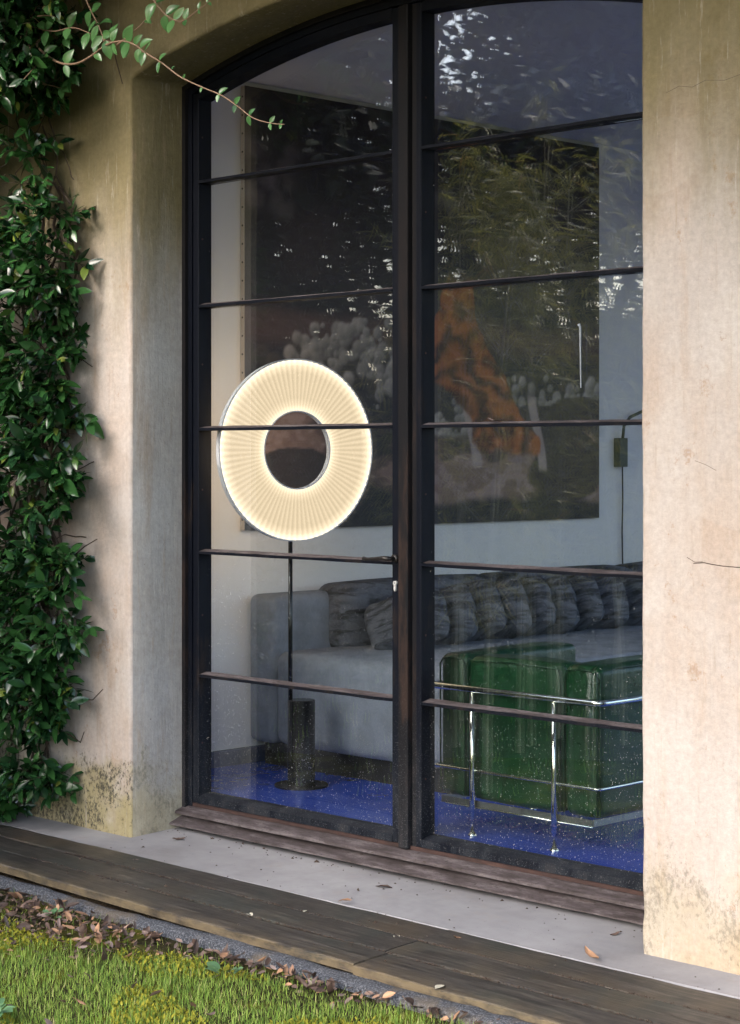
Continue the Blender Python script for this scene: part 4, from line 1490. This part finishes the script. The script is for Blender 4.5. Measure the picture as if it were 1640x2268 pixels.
def leaf_obj(d, n, p, s, kind):
    R = frames(np.array([d]), np.array([n]), np.array([s]))[0]
    o = link('leaf', lvm[random.randrange(6) * 2 + kind], vine)
    m = Matrix(((R[0][0], R[0][1], R[0][2], p[0]), (R[1][0], R[1][1], R[1][2], p[1]), (R[2][0], R[2][1], R[2][2], p[2]), (0, 0, 0, 1)))
    o.matrix_basis = m
    return o


for i in single:
    leaf_obj(d_[i], n_[i], p_[i], s_[i], 0)
for i in range(ny):
    leaf_obj(YD[i], YN[i], YP[i], YS[i], 1)
R_ = frames(d_[rest], n_[rest], s_[rest], s_[rest] * rng.uniform(0.85, 1.15, len(rest)))
tag(scatter('foliage', LEAF[0], LEAF[1], R_, p_[rest], M['vine_leaf'], None, vine), kind='stuff')

# ------------------------------------------------------------------ lawn: grass, weeds, litter
def in_view(x, y, m=0.15):
    dx, dy = x - 5.1495, y + 5.0086
    th = math.radians(45.28)
    dep = -dx * math.sin(th) + dy * math.cos(th)
    lat = dx * math.cos(th) + dy * math.sin(th)
    return np.abs(lat) < dep * 0.192 + m


def litter_w(x):
    """how far the litter band reaches out from the kerb"""
    return -0.72 - np.clip(0.40 - 0.25 * (x + 0.7), 0.05, 0.5) + 0.05 * np.sin(x * 6.3) + 0.03 * np.sin(x * 15)


NG = 120000
gx = rng.uniform(-2.6, 2.4, NG); gy = rng.uniform(-2.6, -0.70, NG)
kx = 0.5 + 0.5 * np.sin(gx * 7 + 3 * np.sin(gy * 5)) * np.sin(gy * 9 + 2 * np.sin(gx * 4))
ld_ = (gy - litter_w(gx))
keep = in_view(gx, gy) & ((rng.random(NG) < np.clip(0.45 - ld_ * 4.0, 0.10, 1.0)))
keep &= gy < (-0.648 - 0.045 - 0.042 * np.clip((gx + 1.3) / 2.2, 0, 1) - 0.018 * np.clip((gx + 0.2) / 1.4, 0, 1) - 0.01)
gx, gy, kx = gx[keep], gy[keep], kx[keep]
NGk = len(gx)
az_ = rng.uniform(0, 2 * PI, NGk)
lean = np.abs(rng.normal(0.65, 0.42, NGk))
d = np.stack([np.cos(az_) * np.sin(lean), np.sin(az_) * np.sin(lean), np.cos(lean)], 1)
nn = np.stack([np.cos(az_), np.sin(az_), np.zeros(NGk) - 0.2], 1)
hgt = rng.uniform(0.014, 0.036, NGk) * (0.75 + 0.6 * kx)
wid = rng.uniform(0.8, 1.35, NGk) * 0.042
BL = ([(0, -0.5, 0), (0, 0.5, 0), (0.5, -0.4, -0.04), (0.5, 0.4, -0.04), (0.8, -0.22, -0.14), (0.8, 0.22, -0.14), (1.0, 0, -0.27)], [(0, 2, 3, 1), (2, 4, 5, 3), (4, 6, 5)])
R_ = frames(d, nn, hgt, wid * 0.05)
gr_rnd = np.clip(rng.beta(2, 2.4, NGk) * 0.80 + 0.16 * (kx > 0.8) + (rng.random(NGk) < 0.08) * 0.6, 0, 0.999)
tag(scatter('grass', BL[0], BL[1], R_, np.stack([gx, gy, np.full(NGk, -0.247)], 1), M['grass'], gr_rnd), kind='stuff')
# coarser grass further off, seen only in the reflection
NF = 30000
fx, fy = rng.uniform(-8, 3, NF), rng.uniform(-8, -0.75, NF)
kf = ~in_view(fx, fy, 0.1) & ((fx > -0.4) | (rng.random(NF) < 0.06))
fx, fy = fx[kf], fy[kf]
az_ = rng.uniform(0, 2 * PI, len(fx))
d = np.stack([np.cos(az_) * 0.4, np.sin(az_) * 0.4, np.ones(len(fx))], 1)
nn = np.stack([np.cos(az_), np.sin(az_), np.zeros(len(fx)) - 0.2], 1)
R_ = frames(d, nn, rng.uniform(0.05, 0.09, len(fx)), np.full(len(fx), 0.012))
tag(scatter('lawn_grass', BL[0], BL[1], R_, np.stack([fx, fy, np.full(len(fx), -0.247)], 1), M['grass'], rng.random(len(fx)) * 0.7), kind='stuff')

# moss cushions: tiny yellow-green tufts between the blades
NM = 36000
mx_, my_ = rng.uniform(-2.0, 1.2, NM), rng.uniform(-2.1, -0.85, NM)
mk = in_view(mx_, my_) & (np.sin(mx_ * 5 + 2 * np.sin(my_ * 4)) * np.sin(my_ * 6 + mx_ * 2) > 0.05) & (my_ < litter_w(mx_) + 0.05)
mx_, my_ = mx_[mk], my_[mk]
az_ = rng.uniform(0, 2 * PI, len(mx_))
d = np.stack([np.cos(az_), np.sin(az_), rng.uniform(0.3, 2, len(mx_))], 1)
nn = np.stack([np.zeros(len(mx_)), np.zeros(len(mx_)) - 0.3, np.ones(len(mx_))], 1)
R_ = frames(d, nn, rng.uniform(0.008, 0.02, len(mx_)))
M['moss'] = leaf_mat('yellow_green_moss', (0.17, 0.19, 0.02), (0.33, 0.31, 0.035), None, 0.7, 0.2, 0.2)
tag(scatter('moss', LEAF_LO[0], LEAF_LO[1], R_, np.stack([mx_, my_, rng.uniform(-0.244, -0.228, len(mx_))], 1), M['moss']), kind='stuff')

# dry leaves
def dry_mesh(seed):
    rs = np.random.default_rng(seed)
    n = 6
    mb = MB()
    curl, fold, w = rs.uniform(-0.5, 0.7), rs.uniform(-0.1, 0.6), rs.uniform(0.32, 0.55)
    tw = rs.uniform(-0.7, 0.7)
    for i in range(n + 1):
        u = i / n
        ww = w * 0.5 * (math.sin(PI * u ** 0.9) ** 0.75) if 0 < u < 1 else 0.015
        for j in (-1, -0.5, 0, 0.5, 1):
            y = j * ww
            z = fold * abs(j) ** 1.5 * ww + curl * (u - 0.5) ** 2 + tw * (u - 0.5) * j * ww + 0.02 * rs.normal()
            mb.v.append((u - 0.5, y, z + 0.05))
    for i in range(n):
        for j in range(4):
            a = i * 5 + j
            mb.f.append((a, a + 5, a + 6, a + 1))
    me = mb.mesh('fallen_leaf', M['dry_leaf'], True)
    at = me.attributes.new('rnd', 'FLOAT', 'POINT')
    at.data.foreach_set('value', np.zeros(len(mb.v), np.float32))
    return me


dms = [dry_mesh(60 + i) for i in range(9)]


def dry(x, y, z, s, label, group=None, tilt=0.35, rz=None):
    o = link('fallen_leaf', random.choice(dms))
    o.location = (x, y, z)
    o.scale = (s, s, s)
    o.rotation_euler = (random.gauss(0, tilt), random.gauss(0, tilt), random.uniform(0, 2 * PI) if rz is None else rz)
    return tag(o, label, 'leaf', group)


ZONES = [(-9.0, -1.0, 'brown dry leaf in the thick litter at the left end of the kerb', 'litter leaves at the left end of the kerb'),
         (-1.0, -0.3, 'brown dry leaf in the litter along the kerb, left of the tan leaf pair', 'litter leaves along the left half of the kerb'),
         (-0.3, 0.35, 'stray brown leaf on the thin litter along the middle of the kerb', 'litter leaves along the middle of the kerb'),
         (0.35, 9.0, 'brown leaf in the small litter heap below the plank joint', 'litter leaves below the plank joint')]
cnt = 0
while cnt < 200:
    x = random.uniform(-1.75, 1.35)
    dens = 1.0 if x < -0.15 else (0.22 if x < 0.3 else (0.6 if x < 0.72 else (0.15 if x < 1.0 else 0.45)))
    if random.random() > dens: continue
    yk = -0.70 - 0.042 * max(0, min(1, (x + 1.3) / 2.2)) - 0.02
    y = yk - abs(random.gauss(0, 1)) * (yk - float(litter_w(np.array(x)))) * 0.66
    if not in_view(np.array(x), np.array(y), 0.05): continue
    zn = [q for q in ZONES if q[0] <= x < q[1]][0]
    dry(x, y, -0.230 + random.uniform(0, 0.016), random.uniform(0.028, 0.062), zn[2], zn[3], 0.55)
    cnt += 1
NL = 1500
lx_ = rng.uniform(-1.9, 1.4, NL)
ly_ = -0.74 - np.abs(rng.normal(0, 0.7, NL)) * (-0.74 - litter_w(lx_))
lk_ = in_view(lx_, ly_, 0.1) & (ly_ > -1.9) & ((lx_ < -0.1) | (rng.random(NL) < 0.35))
lx_, ly_ = lx_[lk_], ly_[lk_]
az_ = rng.uniform(0, 2 * PI, len(lx_))
d = np.stack([np.cos(az_), np.sin(az_), rng.normal(0, 0.3, len(lx_))], 1)
nn = np.stack([rng.normal(0, 0.5, len(lx_)), rng.normal(0, 0.5, len(lx_)), np.ones(len(lx_))], 1)
R_ = frames(d, nn, rng.uniform(0.015, 0.04, len(lx_)))
tag(scatter('leaf_litter', LEAF[0], LEAF[1], R_, np.stack([lx_, ly_, rng.uniform(-0.244, -0.225, len(lx_))], 1), M['dry_leaf']), kind='stuff')
for _ in range(22):
    x, y = random.uniform(-1.3, 0.9), random.uniform(-1.75, -1.15)
    if in_view(np.array(x), np.array(y), 0):
        dry(x, y, -0.214 + random.uniform(0, 0.012), random.uniform(0.03, 0.05), 'single dry leaf caught among the grass blades of the lawn', 'dry leaves out on the lawn', 0.5)
dry(-0.03, -1.10, -0.200, 0.085, 'tan dry leaf pair standing up at the edge of grass below the deck', None, 0.9)
for (x, y, s, lb) in ((0.09, 0.073, 0.062, 'small tan leaf lying alone on concrete in front of the mullion'),
                      (0.146, -0.178, 0.05, 'dark leaf on the concrete edge touching the deck'),
                      (1.129, 0.109, 0.045, 'dark curled leaf on concrete below the right end of the sill'),
                      (1.25, -0.165, 0.085, 'large pinkish brown leaf on concrete beside the right wall'),
                      (-1.128, 0.10, 0.055, 'flat faded leaf on concrete near the left door jamb')):
    dry(x, y, -0.148, s, lb, None, 0.15)
for (x, y, s, lb) in ((0.394, -0.403, 0.032, 'crumpled brown leaf scrap on the middle plank'),
                      (0.765, -0.256, 0.055, 'upright reddish leaf on the back plank right of the joint'),
                      (-0.979, -0.245, 0.06, 'orange-tan leaf on the back plank near the left corner')):
    dry(x, y, -0.160 - 0.023 * (x + 1.28) * (-0.19 - y), s, lb, None, 0.25)
dry(0.43, DP + 0.02, 1.555, 0.07, 'pale dry leaf resting on a glazing bar of the right door', None, 0.1, 0.1)
# white lichen-like scraps on the planks
M['pale'] = simple('pale_petal', (0.55, 0.52, 0.42), 0.6)
pm = dry_mesh(91); pm.materials.clear(); pm.materials.append(M['pale'])
for (x, y, s, lb) in ((0.586, -0.365, 0.045, 'pale petal on planks near the joint'), (1.062, -0.66, 0.05, 'pale petal on the front plank edge'), (0.954, -0.363, 0.028, 'tiny pale petal on the middle planks'), (0.0, -0.50, 0.045, 'pale petal on the seam of the front plank'), (0.11, -0.34, 0.03, 'pale petal on the seam of the back plank')):
    o = link('fallen_petal', pm)
    o.location = (x, y, -0.1585 - 0.023 * (x + 1.28) * (-0.19 - y)); o.scale = (s, s, s * 0.5); o.rotation_euler = (0, 0, random.uniform(0, 6))
    tag(o, lb, 'petal')
# crumbs and twigs swept along the sill and over slab and deck
NC = 1000
cx = rng.uniform(-1.3, 1.9, NC); cyy = np.where(rng.random(NC) < 0.4, rng.normal(0.19, 0.02, NC), rng.uniform(-0.64, 0.2, NC))
cyy[200:] = np.where(rng.random(NC - 200) < 0.5, -0.3475, -0.510) + rng.normal(0, 0.004, NC - 200)
cz = np.where(cyy > -0.185, -0.1515 + 0.0444 * (cyy), -0.158 - 0.023 * (cx + 1.28) * (-0.19 - cyy))
az_ = rng.uniform(0, 2 * PI, NC)
d = np.stack([np.cos(az_), np.sin(az_), np.zeros(NC)], 1)
nn = np.tile(np.array([[0.1, 0.1, 1.0]]), (NC, 1))
R_ = frames(d, nn, rng.uniform(0.004, 0.010, NC), rng.uniform(0.003, 0.008, NC))
R_[:20] *= 2.6; R_[:20, :, 1] *= 0.18
CR = ([(-.5, -.4, 0), (.5, -.35, 0), (.45, .4, 0), (-.4, .45, 0), (0, 0, .45)], [(0, 1, 4), (1, 2, 4), (2, 3, 4), (3, 0, 4)])
tag(scatter('crumbs', CR[0], CR[1], R_, np.stack([cx, cyy, cz], 1), M['stem'], None, None, False), kind='stuff')

# weeds
def weed(x, y, n, s, label):
    w = empty('lawn_weed', (x, y, -0.245), label, 'weed')
    for i in range(n):
        a = 2 * PI * i / n * 1.62 * 2 + random.uniform(-0.3, 0.3)
        r = random.uniform(0.0, 0.02) + 0.03 * random.random()
        mb = MB()
        tv, tf = leaf_template(0.75, 5, 0.12, 0.15)
        R = frames(np.array([[math.cos(a), math.sin(a), random.uniform(0.2, 0.9)]]), np.array([[0, -0.2, 1.0]]), np.array([s * random.uniform(0.7, 1.1)]))[0]
        P0 = Vector((x + math.cos(a) * r, y + math.sin(a) * r, -0.225 + random.uniform(0, 0.02)))
        mb.add([tuple(P0 + Vector(R @ np.array(q))) for q in tv], tf)
        lo = build(mb, 'leaf', M['weed'], w, True)
        at = lo.data.attributes.new('rnd', 'FLOAT', 'POINT')
        at.data.foreach_set('value', np.full(len(tv), random.random() * 0.7, np.float32))


weed(0.24, -1.72, 14, 0.05, 'pale round-leaved weed rosette in lawn, lower left corner')
weed(0.33, -1.80, 10, 0.045, 'smaller pale weed clump at the very bottom left of lawn')
weed(-0.66, -0.86, 9, 0.032, 'small light green weed growing through leaf litter at the kerb')
weed(0.38, -0.93, 6, 0.05, 'broad-leaved grey green weed at the lawn edge below the deck')
weed(-1.15, -1.05, 7, 0.03, 'small clover-like weed in litter at the left edge')

# ------------------------------------------------------------------ the garden opposite (seen in the glass)
def blob_leaves(n, boxes, size, tmpl, mat, name, parent, flat=0.5):
    P = []
    w = np.array([b[6] for b in boxes], float); w /= w.sum()
    for b, k in zip(boxes, (w * n).astype(int)):
        c = np.array(b[:3]); r = np.array(b[3:6])
        q = rng.normal(0, 1, (k, 3)); q /= np.linalg.norm(q, axis=1, keepdims=True)
        q *= (rng.random((k, 1)) ** 0.45)
        P.append(c + q * r)
    P = np.concatenate(P)
    # clump the leaves
    P += 0.10 * np.sin(P[:, [1, 2, 0]] * 9)
    P = P[P[:, 2] > -0.2]
    N = len(P)
    d = rng.normal(0, 1, (N, 3)); d[:, 2] -= 0.3
    nn = rng.normal(0, 0.7, (N, 3)); nn[:, 2] += flat
    R = frames(d, nn, size * rng.uniform(0.6, 1.3, N))
    return tag(scatter(name, tmpl[0], tmpl[1], R, P, mat, None, parent), kind='stuff')


def tree(x, y, h, label, crown, n, size, mat='canopy_leaf', lean=(0, 0)):
    t_ = empty('garden_tree', (x, y, -0.25), label, 'tree')
    mb = MB()
    top = Vector((x + lean[0], y + lean[1], h))
    mb.tube([(x, y, -0.3), (x + lean[0] * 0.3, y + lean[1] * 0.3, h * 0.35), (x + lean[0] * 0.7, y + lean[1] * 0.7, h * 0.7), tuple(top)], [0.14, 0.11, 0.08, 0.03], 10)
    for b in crown:
        mid = Vector((x + lean[0] * 0.4, y + lean[1] * 0.4, h * 0.5))
        e = Vector(b[:3])
        mb.tube([tuple(mid), tuple(mid.lerp(e, 0.5) + Vector((0, 0, 0.15))), tuple(e)], [0.06, 0.04, 0.015], 7)
    build(mb, 'trunk', M['bark'], t_, True)
    blob_leaves(n, crown, size, LEAF_LO, M[mat], 'crown', t_)
    return t_


tree(-6.2, -3.6, 5.5, 'dark evergreen tree reflected high in the left door panes',
     [(-6.6, -3.4, 4.2, 2.2, 2.0, 2.0, 1.2), (-5.0, -2.4, 4.3, 1.8, 1.6, 1.5, 0.9), (-7.8, -5.0, 4.0, 2.0, 2.0, 2.2, 1)], 48000, 0.14)
tree(-4.4, -8.6, 5.5, 'dark evergreen tree reflected high in the right door panes',
     [(-4.6, -8.2, 5.0, 2.3, 2.0, 1.8, 1), (-2.4, -8.8, 5.0, 2.3, 2.0, 1.7, 1), (-6.4, -9.2, 5.2, 2.4, 2.0, 2.0, 1)], 44000, 0.14)
tree(2.2, -8.2, 6.0, 'spreading tree behind the viewer shading the wall',
     [(1.6, -5.0, 5.3, 2.6, 2.4, 0.9, 1), (3.6, -6.2, 5.6, 2.6, 2.2, 1.0, 1), (3.0, -2.6, 5.4, 2.4, 1.9, 0.8, 1)], 50000, 0.14)
tree(-4.0, -5.6, 3.9, 'thin leaved tree standing behind the bamboo, seen in the glass',
     [(-4.5, -4.7, 3.2, 1.0, 1.0, 0.9, 1), (-3.3, -5.8, 3.2, 1.0, 1.0, 0.9, 1), (-3.9, -5.0, 3.7, 1.2, 1.2, 0.5, 0.7)], 11000, 0.10, 'shrub_leaf')


def shrub(x, y, r, h, n, label):
    t_ = empty('garden_shrub', (x, y, -0.25), label, 'shrub', 'shrubs of the far hedge')
    mb = MB()
    for i in range(5):
        a = random.uniform(0, 6.28)
        mb.tube([(x, y, -0.3), (x + 0.3 * r * math.cos(a), y + 0.3 * r * math.sin(a), h * 0.4), (x + 0.7 * r * math.cos(a), y + 0.7 * r * math.sin(a), h * 0.85)], [0.03, 0.02, 0.008], 6)
    build(mb, 'branch', M['bark'], t_, True)
    blob_leaves(n, [(x, y, h * 0.45, r, r, h * 0.55, 1), (x + 0.3, y - 0.2, h * 0.75, r * 0.6, r * 0.6, h * 0.3, 0.4), (x, y, 0.35, r * 1.05, r * 1.05, 0.6, 0.5)], 0.10, LEAF_LO, M['shrub_leaf'], 'foliage', t_)


for (x, y, r, h) in ((-6.3, -2.6, 1.0, 2.5), (-5.3, -3.7, 1.0, 2.4), (-4.4, -4.6, 1.0, 2.3), (-3.4, -5.4, 1.0, 2.2), (-2.4, -6.2, 1.0, 2.3), (-7.2, -1.6, 1.0, 2.6), (-1.2, -6.9, 1.0, 2.2), (-7.0, -4.6, 1.1, 2.0), (-6.0, -5.8, 1.1, 2.0), (-4.8, -6.8, 1.1, 2.0), (-3.4, -7.8, 1.1, 2.0), (-8.6, -3.4, 1.2, 2.1)):
    shrub(x, y, r, h + 0.45, 11000, 'evergreen shrub of the hedge reflected in the door glass')

bam = []
def bamboo(x, y, n, label, spread=0.45, hmax=3.4, leaves=3200):
    b = empty('bamboo_clump', (x, y, -0.25), label, 'bamboo')
    P, D, Nn, Sz = [], [], [], []
    for i in range(n):
        bx, by = x + random.gauss(0, spread), y + random.gauss(0, spread)
        if i == 0: bx, by = x, y
        h = random.uniform(0.75, 1.0) * hmax
        lx, ly = random.gauss(0, 0.14), random.gauss(0, 0.14)
        mb = MB()
        pth_, rr = [], []
        nk = 13
        for k in range(nk + 1):
            q = k / nk
            c = Vector((bx + lx * q * q * 2, by + ly * q * q * 2, -0.28 + h * q))
            r0 = 0.017 * (1 - 0.75 * q)
            pth_ += [c - Vector((0, 0, 0.008)), c, c + Vector((0, 0, 0.008))]
            rr += [r0, r0 * 1.35, r0]
            if k > 3 and k < nk:
                for s in range(random.choice((2, 2, 3))):
                    a = random.uniform(0, 6.28)
                    dd = Vector((math.cos(a), math.sin(a), random.uniform(0.5, 1.1))).normalized()
                    ln = random.uniform(0.3, 0.7)
                    e = c + dd * ln + Vector((0, 0, -0.06))
                    mb.tube([tuple(c), tuple(c + dd * ln * 0.5), tuple(e)], [0.004, 0.003, 0.0015], 4, False)
                    for _ in range(int(leaves / n / nk / 2)):
                        u = random.uniform(0.25, 1.05)
                        P.append(tuple(c + dd * ln * u + Vector((random.gauss(0, 0.05), random.gauss(0, 0.05), random.gauss(0, 0.05)))))
                        D.append((dd.x * 0.6 + random.gauss(0, 0.55), dd.y * 0.6 + random.gauss(0, 0.55), random.uniform(-0.7, 0.35)))
                        Nn.append((random.gauss(0, 0.4), random.gauss(0, 0.4), 1.0)); Sz.append(random.uniform(0.09, 0.17))
        mb.tube(pth_, rr, 8)
        build(mb, 'culm', M['culm'], b, True)
    R = frames(np.array(D), np.array(Nn), np.array(Sz))
    tag(scatter('foliage', BAMBOO[0], BAMBOO[1], R, np.array(P), M['bamboo_leaf'], None, b), kind='stuff')


bamboo(-2.08, -2.65, 3, 'bamboo clump with a pale culm reflected in the middle right panes', 0.35, 3.5, 3600)
bamboo(-1.85, -3.30, 3, 'bamboo clump reflected beside the right wall', 0.4, 3.6, 4200)
bamboo(-3.2, -3.4, 4, 'bamboo clump reflected low behind the pale culm', 0.5, 3.6, 5200)
bamboo(-2.7, -4.3, 4, 'bamboo clump reflected at the far right of the glass', 0.5, 3.6, 5200)
